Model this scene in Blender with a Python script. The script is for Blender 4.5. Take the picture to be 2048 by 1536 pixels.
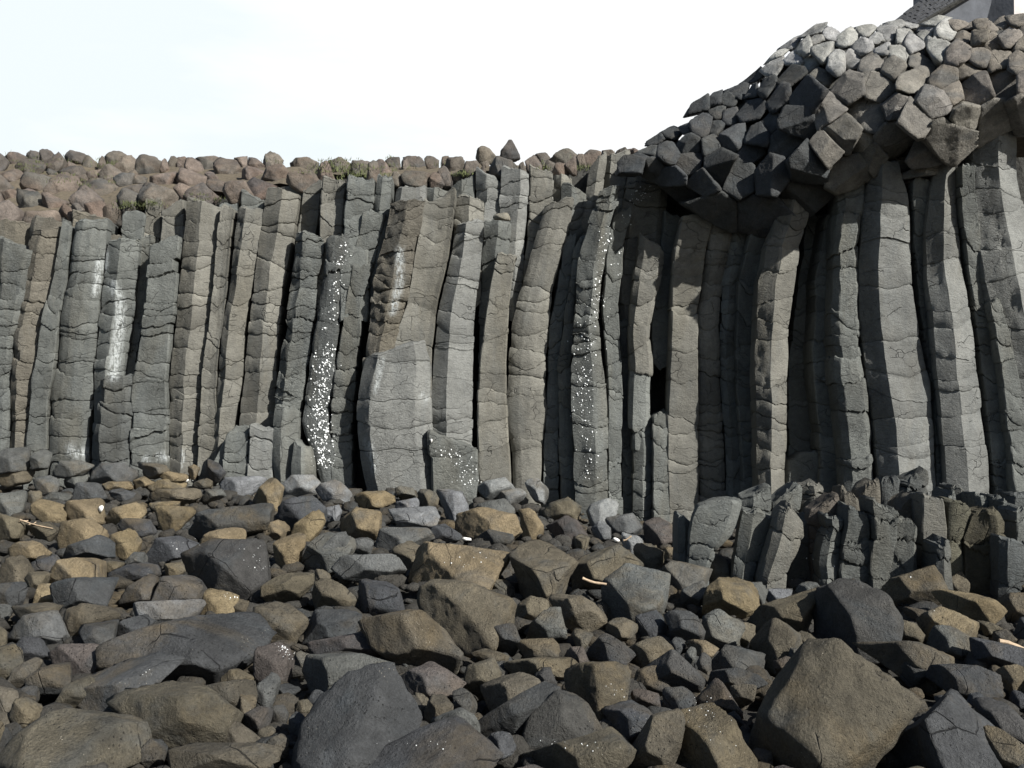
import bpy, bmesh, math, random
import numpy as np
from mathutils import Vector

# ------------------------------------------------------------------ scene, camera, sky, sun
for o in list(bpy.data.objects):
    bpy.data.objects.remove(o)
S = bpy.context.scene
COL = S.collection
F = 2010.0                      # focal length in photo pixels (photo 2048 x 1536)
PITCH = math.radians(1.0)
EYE = 1.7
cam = bpy.data.cameras.new('camera')
cam.sensor_width = 36.0
cam.lens = 36.0 * F / 2048.0
cam.clip_start = 0.1
cam.clip_end = 2000
co = bpy.data.objects.new('camera', cam)
co.location = (0, 0, EYE)
co.rotation_euler = (math.radians(90) + PITCH, 0, 0)
COL.objects.link(co)
S.camera = co

SUN_DIR = Vector((0.62, -0.58, 0.58)).normalized()      # towards the sun
SUN_EL = math.asin(SUN_DIR.z)
SUN_ROT = math.atan2(SUN_DIR.x, SUN_DIR.y)
sl = bpy.data.lights.new('sun', 'SUN')
sl.energy = 5.0
sl.angle = math.radians(0.5)
sl.color = (1.0, 0.965, 0.90)
so = bpy.data.objects.new('sun', sl)
so.rotation_euler = SUN_DIR.to_track_quat('Z', 'Y').to_euler()
so.location = (20, -15, 20)
COL.objects.link(so)

W = bpy.data.worlds.new('World')
S.world = W
W.use_nodes = True
nt = W.node_tree
nt.nodes.clear()
def wn(t, **k):
    n = nt.nodes.new(t)
    for a, b in k.items():
        setattr(n, a, b)
    return n
out = wn('ShaderNodeOutputWorld')
bg = wn('ShaderNodeBackground')
sky = wn('ShaderNodeTexSky', sky_type='NISHITA', sun_disc=False, sun_elevation=SUN_EL, sun_rotation=SUN_ROT)
bg.inputs['Strength'].default_value = 0.05
# bright thin cloud bank standing low over the cliff (towards +y)
tc = wn('ShaderNodeTexCoord')
sep = wn('ShaderNodeSeparateXYZ')
nt.links.new(tc.outputs['Generated'], sep.inputs[0])
mapn = wn('ShaderNodeMapping')
mapn.inputs['Scale'].default_value = (1.3, 1.3, 5.5)
mapn.inputs['Rotation'].default_value = (0, 0.25, 0)
nt.links.new(tc.outputs['Generated'], mapn.inputs[0])
nz = wn('ShaderNodeTexNoise')
nz.inputs['Scale'].default_value = 2.2
nz.inputs['Detail'].default_value = 7
nz.inputs['Roughness'].default_value = 0.55
nt.links.new(mapn.outputs[0], nz.inputs['Vector'])
def wm(op, a, b, clamp=False):
    n = wn('ShaderNodeMath', operation=op)
    n.use_clamp = clamp
    for i, v in enumerate((a, b)):
        if v is None: continue
        if isinstance(v, (int, float)): n.inputs[i].default_value = v
        else: nt.links.new(v, n.inputs[i])
    return n.outputs[0]
# cover grows to the right and fades with height
el = wm('MULTIPLY', wm('SUBTRACT', 0.49, sep.outputs['Z'], True), 8.0, True)
fr = wm('MULTIPLY', wm('SUBTRACT', sep.outputs['Y'], 0.42), 2.9, True)
cov = wm('ADD', wm('MULTIPLY', sep.outputs['X'], 1.25), wm('MULTIPLY', nz.outputs['Fac'], 2.1))
cov = wm('MULTIPLY', wm('SUBTRACT', cov, 0.43), 1.9, True)
mask = wm('MULTIPLY', wm('MULTIPLY', el, fr), cov, True)
mix = wn('ShaderNodeMix', data_type='RGBA')
nt.links.new(mask, mix.inputs[0])
nt.links.new(sky.outputs[0], mix.inputs[6])
mix.inputs[7].default_value = (13.9, 14.1, 14.2, 1)
# pale blue low sky between the clouds
pale = wn('ShaderNodeMix', data_type='RGBA')
nt.links.new(wm('MULTIPLY', el, fr, True), pale.inputs[0])
nt.links.new(sky.outputs[0], pale.inputs[6])
pale.inputs[7].default_value = (12.0, 13.0, 13.5, 1)
nt.links.new(pale.outputs[2], mix.inputs[6])
nt.links.new(mix.outputs[2], bg.inputs['Color'])
nt.links.new(bg.outputs[0], out.inputs[0])

S.view_settings.view_transform = 'Standard'
S.view_settings.look = 'None'
S.view_settings.exposure = 0.6
S.view_settings.gamma = 1.0
S.render.resolution_x = 1024
S.render.resolution_y = 768

RNG = random.Random(7)
cp, sp_ = math.cos(PITCH), math.sin(PITCH)
def ray(px, py):
    u = (px - 1024.0) / F; v = (768.0 - py) / F
    return np.array([u, cp - v * sp_, sp_ + v * cp])
def P(px, py, Y):
    d = ray(px, py)
    return np.array([0, 0, EYE]) + d * (Y / d[1])
def field_z(Y, x=0.0):
    t = min(max((x + 1.6) / 4.0, 0), 1); t = t * t * (3 - 2 * t)
    return min(max((Y - 4.0) * (0.064 * (1 - t) + 0.016 * t), 0.0), 0.62)
def field_Y(px, py):
    d = ray(px, min(max(py, 975), 1700))
    lo, hi = 2.0, 14.0
    for _ in range(30):
        m = (lo + hi) / 2
        z = EYE + d[2] / d[1] * m
        if z > field_z(m, d[0] / d[1] * m): lo = m
        else: hi = m
    return lo

# ------------------------------------------------------------------ noise (vectorised value noise)
def _h(i, j, k, s):
    n = (i * 374761393 + j * 668265263 + k * 2147483647 + s * 1274126177) & 0xFFFFFFFF
    n = ((n ^ (n >> 13)) * 1274126177) & 0xFFFFFFFF
    n = ((n ^ (n >> 16)) * 2246822519) & 0xFFFFFFFF
    return ((n ^ (n >> 15)) & 0xFFFFFF) / float(0xFFFFFF)
def vnoise(p, s=0):
    i = np.floor(p).astype(np.int64); f = p - i
    u = f * f * f * (f * (f * 6 - 15) + 10)
    r = 0
    for dx in (0, 1):
        wx = u[:, 0] if dx else 1 - u[:, 0]
        for dy in (0, 1):
            wy = u[:, 1] if dy else 1 - u[:, 1]
            for dz in (0, 1):
                wz = u[:, 2] if dz else 1 - u[:, 2]
                r = r + wx * wy * wz * _h(i[:, 0] + dx, i[:, 1] + dy, i[:, 2] + dz, s)
    return r * 2 - 1
def fbm(p, octv=4, s=0, g=0.5):
    a = 1.0; r = 0; q = p
    for k in range(octv):
        r = r + a * vnoise(q, s + k * 17); a *= g; q = q * 2.03 + 11.7
    return r

# ------------------------------------------------------------------ materials
def new_mat(name):
    m = bpy.data.materials.new(name); m.use_nodes = True
    t = m.node_tree
    for n in list(t.nodes): t.nodes.remove(n)
    o = t.nodes.new('ShaderNodeOutputMaterial'); b = t.nodes.new('ShaderNodeBsdfPrincipled')
    t.links.new(b.outputs[0], o.inputs[0])
    return m, t, b
class NB:
    def __init__(s, t): s.t = t
    def n(s, ty, **k):
        n = s.t.nodes.new(ty)
        for a, b in k.items(): setattr(n, a, b)
        return n
    def L(s, a, b): s.t.links.new(a, b)
    def m(s, op, a, b=None, clamp=False):
        n = s.n('ShaderNodeMath', operation=op); n.use_clamp = clamp
        for i, v in enumerate((a, b)):
            if v is None: continue
            if isinstance(v, (int, float)): n.inputs[i].default_value = v
            else: s.L(v, n.inputs[i])
        return n.outputs[0]
    def noise(s, vec, sc, det=4, ro=0.55, dist=0.0):
        n = s.n('ShaderNodeTexNoise'); n.inputs['Scale'].default_value = sc; n.inputs['Detail'].default_value = det
        n.inputs['Roughness'].default_value = ro; n.inputs['Distortion'].default_value = dist
        s.L(vec, n.inputs['Vector']); return n.outputs['Fac']
    def rng(s, v, a, b, c, d):
        n = s.n('ShaderNodeMapRange'); s.L(v, n.inputs[0])
        for i, x in enumerate((a, b, c, d)): n.inputs[i + 1].default_value = x
        return n.outputs[0]
    def mix(s, f, a, b, bt='MIX'):
        n = s.n('ShaderNodeMix', data_type='RGBA', blend_type=bt)
        if isinstance(f, (int, float)): n.inputs[0].default_value = f
        else: s.L(f, n.inputs[0])
        for i, v in ((6, a), (7, b)):
            if isinstance(v, tuple): n.inputs[i].default_value = (*v, 1)
            else: s.L(v, n.inputs[i])
        return n.outputs[2]
    def vec(s, scale=(1, 1, 1), objrand=True):
        tc = s.n('ShaderNodeTexCoord'); v = tc.outputs['Object']
        if objrand:
            oi = s.n('ShaderNodeObjectInfo')
            sc = s.n('ShaderNodeVectorMath', operation='SCALE'); sc.inputs[0].default_value = (37, 53, 71)
            s.L(oi.outputs['Random'], sc.inputs['Scale'])
            ad = s.n('ShaderNodeVectorMath', operation='ADD'); s.L(v, ad.inputs[0]); s.L(sc.outputs[0], ad.inputs[1]); v = ad.outputs[0]
        mp = s.n('ShaderNodeVectorMath', operation='MULTIPLY'); mp.inputs[1].default_value = scale
        s.L(v, mp.inputs[0]); return mp.outputs[0]
    def scalecol(s, col, f):
        n = s.n('ShaderNodeVectorMath', operation='SCALE'); s.L(col, n.inputs[0]); s.L(f, n.inputs['Scale']); return n.outputs[0]
    def bump(s, h, strength, dist, prev=None):
        n = s.n('ShaderNodeBump'); n.inputs['Strength'].default_value = strength; n.inputs['Distance'].default_value = dist
        s.L(h, n.inputs['Height'])
        if prev is not None: s.L(prev, n.inputs['Normal'])
        return n.outputs[0]

def rock_material(name, stain=(0.136, 0.102, 0.054), stain_amt=0.6, speck=0.5, rough=0.8, fine=1.0, crack=True):
    m, t, b = new_mat(name); q = NB(t)
    oi = q.n('ShaderNodeObjectInfo'); v = q.vec()
    n1 = q.noise(v, 2.4, 5, 0.6, 0.4); n2 = q.noise(v, 13, 6, 0.7); n3 = q.noise(v, 70, 4, 0.75)
    tone = q.m('MULTIPLY', q.m('MULTIPLY', q.rng(n1, 0.3, 0.7, 0.66, 1.34), q.rng(n2, 0.3, 0.7, 0.74, 1.26)), q.rng(n3, 0.3, 0.7, 0.74, 1.26))
    col = q.scalecol(oi.outputs['Color'], tone)
    st = q.m('MULTIPLY', q.rng(q.noise(v, 1.1, 6, 0.65, 0.8), 0.5, 0.66, 0, 1), stain_amt)
    sc_ = q.n('ShaderNodeVectorMath', operation='SCALE'); sc_.inputs[0].default_value = stain; q.L(tone, sc_.inputs['Scale'])
    col = q.mix(st, col, sc_.outputs[0])
    # blue grey weathered film in patches
    fl = q.m('MULTIPLY', q.rng(q.noise(v, 1.7, 5, 0.65, 0.5), 0.52, 0.64, 0, 1), 0.5)
    s2 = q.n('ShaderNodeVectorMath', operation='SCALE'); s2.inputs[0].default_value = (0.058, 0.068, 0.075); q.L(tone, s2.inputs['Scale'])
    col = q.mix(fl, col, s2.outputs[0])
    # pits (vesicles) and pale flecks
    vo = q.n('ShaderNodeTexVoronoi'); vo.inputs['Scale'].default_value = 38; q.L(v, vo.inputs['Vector'])
    vo.inputs['Randomness'].default_value = 1.0
    pit = q.m('MULTIPLY', q.rng(vo.outputs['Distance'], 0.10, 0.22, 1, 0), q.rng(q.noise(v, 5, 3), 0.46, 0.6, 0, 1))
    col = q.mix(q.m('MULTIPLY', pit, 0.5), col, (0.03, 0.03, 0.028))
    vo2 = q.n('ShaderNodeTexVoronoi'); vo2.inputs['Scale'].default_value = 55; q.L(v, vo2.inputs['Vector'])
    fk = q.m('MULTIPLY', q.rng(vo2.outputs['Distance'], 0.10, 0.17, 1, 0), q.rng(q.noise(v, 4.3, 3), 0.60, 0.66, 0, 1))
    col = q.mix(q.m('MULTIPLY', fk, speck), col, (0.6, 0.55, 0.45))
    h = q.m('ADD', q.m('MULTIPLY', q.noise(v, 8, 9, 0.68, 0.35), 1.25), q.m('MULTIPLY', n3, 0.42))
    h = q.m('SUBTRACT', h, q.m('MULTIPLY', pit, 0.3))
    if crack:
        dv = q.n('ShaderNodeVectorMath', operation='ADD'); q.L(v, dv.inputs[0])
        nn = q.n('ShaderNodeTexNoise'); nn.inputs['Scale'].default_value = 1.6; nn.inputs['Detail'].default_value = 5; q.L(v, nn.inputs['Vector'])
        s3 = q.n('ShaderNodeVectorMath', operation='SCALE'); q.L(nn.outputs['Color'], s3.inputs[0]); s3.inputs['Scale'].default_value = 0.22
        q.L(s3.outputs[0], dv.inputs[1])
        vc = q.n('ShaderNodeTexVoronoi', feature='DISTANCE_TO_EDGE'); vc.inputs['Scale'].default_value = 1.5; q.L(dv.outputs[0], vc.inputs['Vector'])
        ck = q.m('MULTIPLY', q.rng(vc.outputs[0], 0.0, 0.007, 1, 0), q.rng(q.noise(v, 2.0, 3), 0.50, 0.58, 0, 1))
        h = q.m('SUBTRACT', h, q.m('MULTIPLY', ck, 0.8))
        col = q.mix(q.m('MULTIPLY', ck, 0.3), col, (0.03, 0.03, 0.03))
    q.L(col, b.inputs['Base Color'])
    q.L(q.rng(n2, 0.3, 0.7, rough - 0.12, rough + 0.12), b.inputs['Roughness'])
    b.inputs['Specular IOR Level'].default_value = 0.3
    q.L(q.bump(h, 1.0, 0.055 * fine), b.inputs['Normal'])
    return m

def column_material(name, fine=1.0):
    m, t, b = new_mat(name); q = NB(t)
    oi = q.n('ShaderNodeObjectInfo'); v = q.vec(); vs = q.vec((1.0, 1.0, 4.5)); vf = q.vec((0.8, 0.8, 0.22))
    at = q.n('ShaderNodeAttribute', attribute_name='block'); st = q.n('ShaderNodeAttribute', attribute_name='stain')
    ro = q.n('ShaderNodeAttribute', attribute_name='rough')
    n1 = q.noise(v, 2.2, 5, 0.6, 0.5); n2 = q.noise(v, 16, 6, 0.7); n3 = q.noise(v, 80, 4, 0.7)
    tone = q.m('MULTIPLY', q.m('MULTIPLY', q.rng(n1, 0.3, 0.7, 0.8, 1.2), q.rng(n2, 0.3, 0.7, 0.8, 1.2)), q.rng(n3, 0.3, 0.7, 0.8, 1.2))
    tone = q.m('MULTIPLY', tone, q.rng(at.outputs['Fac'], 0, 1, 0.84, 1.16))
    col = q.scalecol(oi.outputs['Color'], tone)
    # brownish weathering and long vertical run marks
    bs = q.m('MULTIPLY', q.rng(q.noise(vf, 1.6, 5, 0.65, 0.6), 0.5, 0.68, 0, 1), 0.35)
    s1 = q.n('ShaderNodeVectorMath', operation='SCALE'); s1.inputs[0].default_value = (0.116, 0.102, 0.071); q.L(tone, s1.inputs['Scale'])
    col = q.mix(bs, col, s1.outputs[0])
    bl = q.m('MULTIPLY', q.rng(q.noise(vf, 3.1, 4, 0.65, 0.3), 0.52, 0.66, 0, 1), 0.25)
    s2 = q.n('ShaderNodeVectorMath', operation='SCALE'); s2.inputs[0].default_value = (0.082, 0.095, 0.102); q.L(tone, s2.inputs['Scale'])
    col = q.mix(bl, col, s2.outputs[0])
    # hairline cross cracks
    nn = q.n('ShaderNodeTexNoise'); nn.inputs['Scale'].default_value = 2.5; nn.inputs['Detail'].default_value = 3; q.L(v, nn.inputs['Vector'])
    s3 = q.n('ShaderNodeVectorMath', operation='SCALE'); q.L(nn.outputs['Color'], s3.inputs[0]); s3.inputs['Scale'].default_value = 0.5
    dv = q.n('ShaderNodeVectorMath', operation='ADD'); q.L(q.vec((1, 1, 1.7)), dv.inputs[0]); q.L(s3.outputs[0], dv.inputs[1])
    vc = q.n('ShaderNodeTexVoronoi', feature='DISTANCE_TO_EDGE'); vc.inputs['Scale'].default_value = 3.6; q.L(dv.outputs[0], vc.inputs['Vector'])
    ck = q.m('MULTIPLY', q.rng(vc.outputs[0], 0.0, 0.018, 1, 0), q.rng(q.noise(v, 2.7, 3), 0.52, 0.58, 0, 1))
    col = q.mix(q.m('MULTIPLY', ck, 0.45), col, (0.03, 0.03, 0.03))
    # white lime and droppings running down
    sm = q.m('MULTIPLY', st.outputs['Fac'], q.rng(q.noise(q.vec((1, 1, 0.35)), 30, 5, 0.7), 0.42, 0.55, 0.05, 1), True)
    col = q.mix(sm, col, (0.422, 0.449, 0.449))
    q.L(col, b.inputs['Base Color'])
    q.L(q.rng(n2, 0.3, 0.7, 0.68, 0.92), b.inputs['Roughness'])
    b.inputs['Specular IOR Level'].default_value = 0.3
    h = q.m('ADD', q.m('MULTIPLY', q.noise(q.vec((1.0, 1.0, 2.2)), 14, 7, 0.7, 0.3), 0.38), q.m('MULTIPLY', q.noise(v, 60, 4, 0.7), 0.28))
    rr = q.m('MULTIPLY', q.noise(q.vec((1, 1, 1.6)), 20, 6, 0.72, 0.6), q.m('MULTIPLY', ro.outputs['Fac'], 1.6))
    h = q.m('ADD', h, rr)
    h = q.m('SUBTRACT', h, q.m('MULTIPLY', ck, 0.5))
    q.L(q.bump(h, 0.9, 0.035 * fine), b.inputs['Normal'])
    return m
M_ROCK = rock_material('boulder_rock', fine=1.0)
M_SLOPE = rock_material('slope_rock', stain=(0.150, 0.102, 0.075), stain_amt=0.5, speck=0.2, fine=0.8, crack=False)
M_END = rock_material('column_end_rock', stain=(0.136, 0.119, 0.095), stain_amt=0.35, speck=0.15, fine=0.8)
M_COL = column_material('column_rock')
def simple_mat(name, c, rough=0.8, ns=20, var=0.25, bump=0.01):
    m, t, b = new_mat(name); q = NB(t); v = q.vec()
    n = q.noise(v, ns, 5, 0.65)
    rgb = q.n('ShaderNodeRGB'); rgb.outputs[0].default_value = (*c, 1)
    q.L(q.scalecol(rgb.outputs[0], q.rng(n, 0.3, 0.7, 1 - var, 1 + var)), b.inputs['Base Color'])
    b.inputs['Roughness'].default_value = rough
    q.L(q.bump(n, 0.8, bump), b.inputs['Normal'])
    return m
M_GRAVEL = simple_mat('gravel_bed', (0.031, 0.029, 0.024), 0.9, 25, 0.5, 0.03)
M_MASS = simple_mat('rock_mass', (0.041, 0.041, 0.037), 0.9, 8, 0.4, 0.05)
M_EARTH = simple_mat('slope_earth', (0.116, 0.095, 0.065), 0.95, 14, 0.4, 0.03)
M_GLINT_FLECK = simple_mat('painted_glints', (0.9, 0.93, 0.93), 0.15, 30, 0.03, 0.001)  # near-white colour paints the sun glints; real white flecks share it
M_WHITE = simple_mat('bleached_shell', (0.85, 0.84, 0.8), 0.6, 30, 0.1, 0.003)
M_WOOD = simple_mat('dry_wood', (0.422, 0.320, 0.218), 0.75, 30, 0.25, 0.003)
M_GRASS = simple_mat('dry_grass', (0.088, 0.102, 0.041), 0.9, 6, 0.5, 0.002)
M_WALL_SHADED = simple_mat('shaded_render', (0.116, 0.126, 0.146), 0.9, 6, 0.22, 0.01)  # shade put into the colour: darker copy of the house render
M_WALL_SUNLIT = simple_mat('sunlit_render', (0.56, 0.52, 0.51), 0.9, 8, 0.12, 0.005)  # sunlight put into the colour: paler copy of the house render
M_STONE = simple_mat('wall_stone', (0.082, 0.085, 0.092), 0.9, 12, 0.35, 0.02)

# ------------------------------------------------------------------ object helpers
def tag(o, label=None, cat=None, group=None, kind=None):
    if label: o['label'] = label
    if cat: o['category'] = cat
    if group: o['group'] = group
    if kind: o['kind'] = kind
    return o
_tmpl = {}
def ico(level):
    if level not in _tmpl:
        bm = bmesh.new(); bmesh.ops.create_icosphere(bm, subdivisions=level, radius=1.0)
        me = bpy.data.meshes.new('ball'); bm.to_mesh(me); bm.free()
        me.polygons.foreach_set('use_smooth', [True] * len(me.polygons))
        v = np.empty(len(me.vertices) * 3); me.vertices.foreach_get('co', v)
        _tmpl[level] = (me, v.reshape(-1, 3))
    return _tmpl[level]
def link(name, me, mat, parent=None):
    me.name = name
    if mat is not None and not me.materials: me.materials.append(mat)
    o = bpy.data.objects.new(name, me); COL.objects.link(o)
    if parent is not None: o.parent = parent
    return o
def mesh_from(verts, faces, name='m', smooth=True):
    me = bpy.data.meshes.new(name); me.from_pydata([tuple(v) for v in verts], [], faces); me.update()
    if smooth: me.polygons.foreach_set('use_smooth', [True] * len(me.polygons))
    return me
def hull2(pts):
    pts = sorted(set((round(float(a), 5), round(float(b), 5)) for a, b in pts))
    def half(ps):
        r = []
        for p in ps:
            while len(r) >= 2 and (r[-1][0]-r[-2][0])*(p[1]-r[-2][1]) - (r[-1][1]-r[-2][1])*(p[0]-r[-2][0]) <= 0: r.pop()
            r.append(p)
        return r
    a = half(pts); b = half(pts[::-1])
    return a[:-1] + b[:-1]          # counter-clockwise

def rock(name, outline, Y, col, seed, mat=M_ROCK, k=16, tf=0.42, tb=0.5, normal=None, front=None, amp=0.035, drop=0.22, level=None, scale=1.0, extra=2, minY=3.2, side=(0.0, 0.5), fit=1.0, nedge=7):
    """a rounded polyhedron whose outline, seen along its own line of sight, is the polygon; real thickness tf in front and tb behind"""
    r = random.Random(seed)
    ox = [p[0] for p in outline]; oy = [p[1] for p in outline]
    w = max(ox) - min(ox); h = max(oy) - min(oy)
    pts = list(outline)
    if drop:
        cxm = sum(ox) / len(ox); cym = (max(oy) + min(oy)) / 2
        pts += [(cxm + (x - cxm) * 0.88, y + drop * h) for x, y in outline if y > cym]
    cx = (max(ox) + min(ox)) / 2; ys = [p[1] for p in pts]; cy = (max(ys) + min(ys)) / 2
    C = P(cx, cy, Y)
    d = ray(cx, cy); d = d / np.linalg.norm(d)
    R = np.array([d[1], -d[0], 0]); R /= np.linalg.norm(R); U = np.cross(R, d); B = -d
    dist = np.linalg.norm(C - np.array([0, 0, EYE])); s = dist / F / math.sqrt(1) * abs(d[1]) 
    loc = [((x - cx) * s * scale, -(y - cy) * s * scale) for x, y in pts]
    hp = hull2(loc)
    while len(hp) > nedge:
        ar = [abs((hp[i][0] - hp[i-1][0]) * (hp[(i+1) % len(hp)][1] - hp[i-1][1]) - (hp[i][1] - hp[i-1][1]) * (hp[(i+1) % len(hp)][0] - hp[i-1][0])) for i in range(len(hp))]
        hp.pop(ar.index(min(ar)))
    mx = sum(p[0] for p in hp) / len(hp); my = sum(p[1] for p in hp) / len(hp)
    wm_ = w * s; hm = h * s * (1 + drop); t = math.sqrt(wm_ * hm)
    N = []; D = []
    for i in range(len(hp)):
        a = hp[i]; b_ = hp[(i + 1) % len(hp)]
        n = np.array([b_[1] - a[1], -(b_[0] - a[0])]); L = np.linalg.norm(n)
        if L < 1e-5: continue
        n /= L; dd = n[0] * (a[0] - mx) + n[1] * (a[1] - my)
        dd = max(dd, 0.02 * t)
        s1 = r.uniform(*side); s2 = r.uniform(0.3, 0.9)
        for sgn, ss in ((1, s1), (-1, s2)) if r.random() < .4 else ((1, s1),):
            q = np.array([n[0], n[1], sgn * ss]); qn = np.linalg.norm(q); N.append(q / qn); D.append(dd / qn)
    fr = front
    if fr is None:
        fr = r.choice([[(r.uniform(-.3, .3), r.uniform(.6, 1.3), .8), (r.uniform(-.5, .1), r.uniform(-.3, 0), .9), (r.uniform(-2.2, -1.4), r.uniform(-.7, -.2), .75)], [(r.uniform(-1.8, -1.1), r.uniform(-.5, 0), .72), (r.uniform(.2, .8), r.uniform(0, .5), .85), (0, 1.4, .95)], [(r.uniform(-.2, .5), r.uniform(.3, .8), .8), (r.uniform(-1.3, -.8), r.uniform(-.2, .2), .9), (-.4, -1.4, .8)]])
    if normal is not None:
        nl = np.array([normal @ R, normal @ U, normal @ B]); nl /= max(nl[2], 0.35)
        fr = [(nl[0] + a, nl[1] + c, m_) for a, c, m_ in fr]
    for a, c, m_ in fr:
        q = np.array([a, c, 1.0]); qn = np.linalg.norm(q); N.append(q / qn); D.append(tf * t * m_ * (1.0 / qn) ** 0.5)
    q = np.array([r.uniform(-.3, .3), r.uniform(-.3, .3), -1.0]); q /= np.linalg.norm(q); N.append(q); D.append(tb * t)
    N = np.array(N); D = np.array(D)
    if extra:
        for _ in range(extra):
            q = np.array([r.gauss(0, 1), r.gauss(0, 1), r.gauss(0, .7)]); q /= np.linalg.norm(q)
            g = N @ q
            rr = np.min(np.where(g > 1e-3, D / np.maximum(g, 1e-3), 1e9))
            N = np.vstack([N, q]); D = np.append(D, rr * r.uniform(0.80, 0.96))
    if level is None: level = 5 if w > 110 else (4 if w > 32 else 3)
    me0, dirs = ico(level)
    g = np.maximum((dirs @ N.T) / D, 1e-6)
    rad = (g ** k).sum(1) ** (-1.0 / k)
    rad *= 1.02
    v = dirs * rad[:, None]
    off = np.array([seed * 3.1 % 97, seed * 7.7 % 89, seed * 1.3 % 83])
    fq = 2.2 / t
    nse = fbm(v * fq * .7 + off, 2, seed % 97, 0.5) * amp * 1.3 + fbm(v * fq + off, 4, seed % 1000, 0.5) * amp + np.abs(fbm(v * fq * 2.2 + off, 4, seed % 991, 0.6)) * (-amp * 1.0)
    if level >= 5 and extra: nse = nse + fbm(v * (9.0 / max(t, .3)) * .8 + off, 3, 31, .6) * amp * .28
    v = v * (1 + nse)[:, None]
    for ax in (0, 1):
        lo, hi = v[:, ax].min(), v[:, ax].max(); c0 = (mx, my)[ax]
        p0 = min(q_[ax] for q_ in hp) - c0; p1 = max(q_[ax] for q_ in hp) - c0
        v[:, ax] = np.where(v[:, ax] < 0, v[:, ax] * min(max(p0 / lo, .6), 1.5), v[:, ax] * min(max(p1 / hi, .6), 1.5)) * fit
    v[:, 0] += mx; v[:, 1] += my
    wv = v[:, :1] * R + v[:, 1:2] * U + v[:, 2:3] * B
    me = me0.copy(); me.materials.clear()
    me.vertices.foreach_set('co', wv.ravel().astype(np.float32)); me.update()
    o = link(name, me, mat); o.location = C
    c_ = col; j = r.uniform(0.88, 1.12)
    o.color = (c_[0] * j, c_[1] * j, c_[2] * j * r.uniform(0.96, 1.04), 1)
    return o

# ------------------------------------------------------------------ automatic wording for small repeated stones
_used = {}
def say(noun, size, colour, px, py, marks):
    best = min(marks, key=lambda m: (m[1] - px) ** 2 + ((m[2] - py) * 1.2) ** 2)
    dx, dy = px - best[1], py - best[2]
    a = math.degrees(math.atan2(-dy, dx)) % 360
    w = ['right of', 'up right of', 'above', 'up left of', 'left of', 'down left of', 'below', 'down right of'][int(((a + 22.5) % 360) // 45)]
    base = '%s %s %s %s the %s' % (size, colour, noun, w, best[0])
    _used.setdefault(base, []).append((math.hypot(dx, dy), None))
    return base
def settle(objs):
    """objs: (object, base label, distance to landmark); equal labels are told apart by how close they lie to the landmark"""
    grp = {}
    for o, b, d in objs: grp.setdefault(b, []).append((d, o.name, o))
    words_ = ['closest', 'second closest', 'third closest', 'fourth closest', 'fifth closest', 'sixth closest', 'seventh closest', 'eighth closest', 'ninth closest', 'tenth closest', 'eleventh closest', 'twelfth closest']
    for b, l in grp.items():
        l.sort(key=lambda t: t[:2])
        for i, (_, _, o) in enumerate(l):
            o['label'] = b if len(l) == 1 else b + ', ' + words_[min(i, 11)]
# ------------------------------------------------------------------ the cliff: columns in rows
WX = [-300, 0, 300, 600, 720, 860, 1000, 1150, 1300, 1400, 1600, 1700, 1800, 1900, 2048, 2400]
WY = [14.3, 14.0, 13.8, 13.5, 13.2, 13.15, 13.3, 13.3, 13.45, 13.2, 13.0, 12.6, 12.3, 12.15, 11.9, 11.6]
def wallY(px): return float(np.interp(px, WX, WY))
STAINS = [  # pixel polylines with half width: white runs
    ([(196, 525), (193, 560), (190, 585)], 8), ([(212, 505), (210, 540)], 5), ([(225, 570), (240, 605), (238, 650), (232, 700), (226, 752)], 12),
    ([(140, 900), (155, 905), (172, 905)], 12), ([(292, 920), (300, 950)], 9), ([(318, 908), (335, 915)], 7),
    ([(798, 500), (800, 560), (786, 620)], 9), ([(762, 720), (752, 780)], 6), ([(735, 880), (750, 940)], 8), ([(365, 908), (366, 925)], 4), ([(845, 790), (850, 800)], 4)]
def stain_at(px, py):
    s = np.zeros_like(px)
    for pl, hw in STAINS:
        for (x0, y0), (x1, y1) in zip(pl[:-1], pl[1:]):
            L2 = (x1 - x0) ** 2 + (y1 - y0) ** 2
            t = np.clip(((px - x0) * (x1 - x0) + (py - y0) * (y1 - y0)) / L2, 0, 1)
            d = np.hypot(px - x0 - t * (x1 - x0), py - y0 - t * (y1 - y0))
            s = np.maximum(s, np.clip(1.3 - d / hw, 0, 1))
    return s
PROF = {'R': [(0, .29), ('r', 0), (1, .24)], 'T': [(0, .2), (.2, 0), (.8, .02), (1, .2)], 'F': [(0, .05), (.05, 0), (.96, .02), (1, .06)],
        'C': [(0, .0), (.15, .04), (.5, .08), (.85, .05), (1, .0)], 'A': [(0, .30), ('r', .0), (.97, .13), (1, .18)], 'B': [(0, .30), (.04, .2), ('r', 0), (1, .22)],
        'O': [(0, .20), (.12, .10), (.32, .02), (.6, 0), (.85, .06), (1, .16)]}
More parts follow.
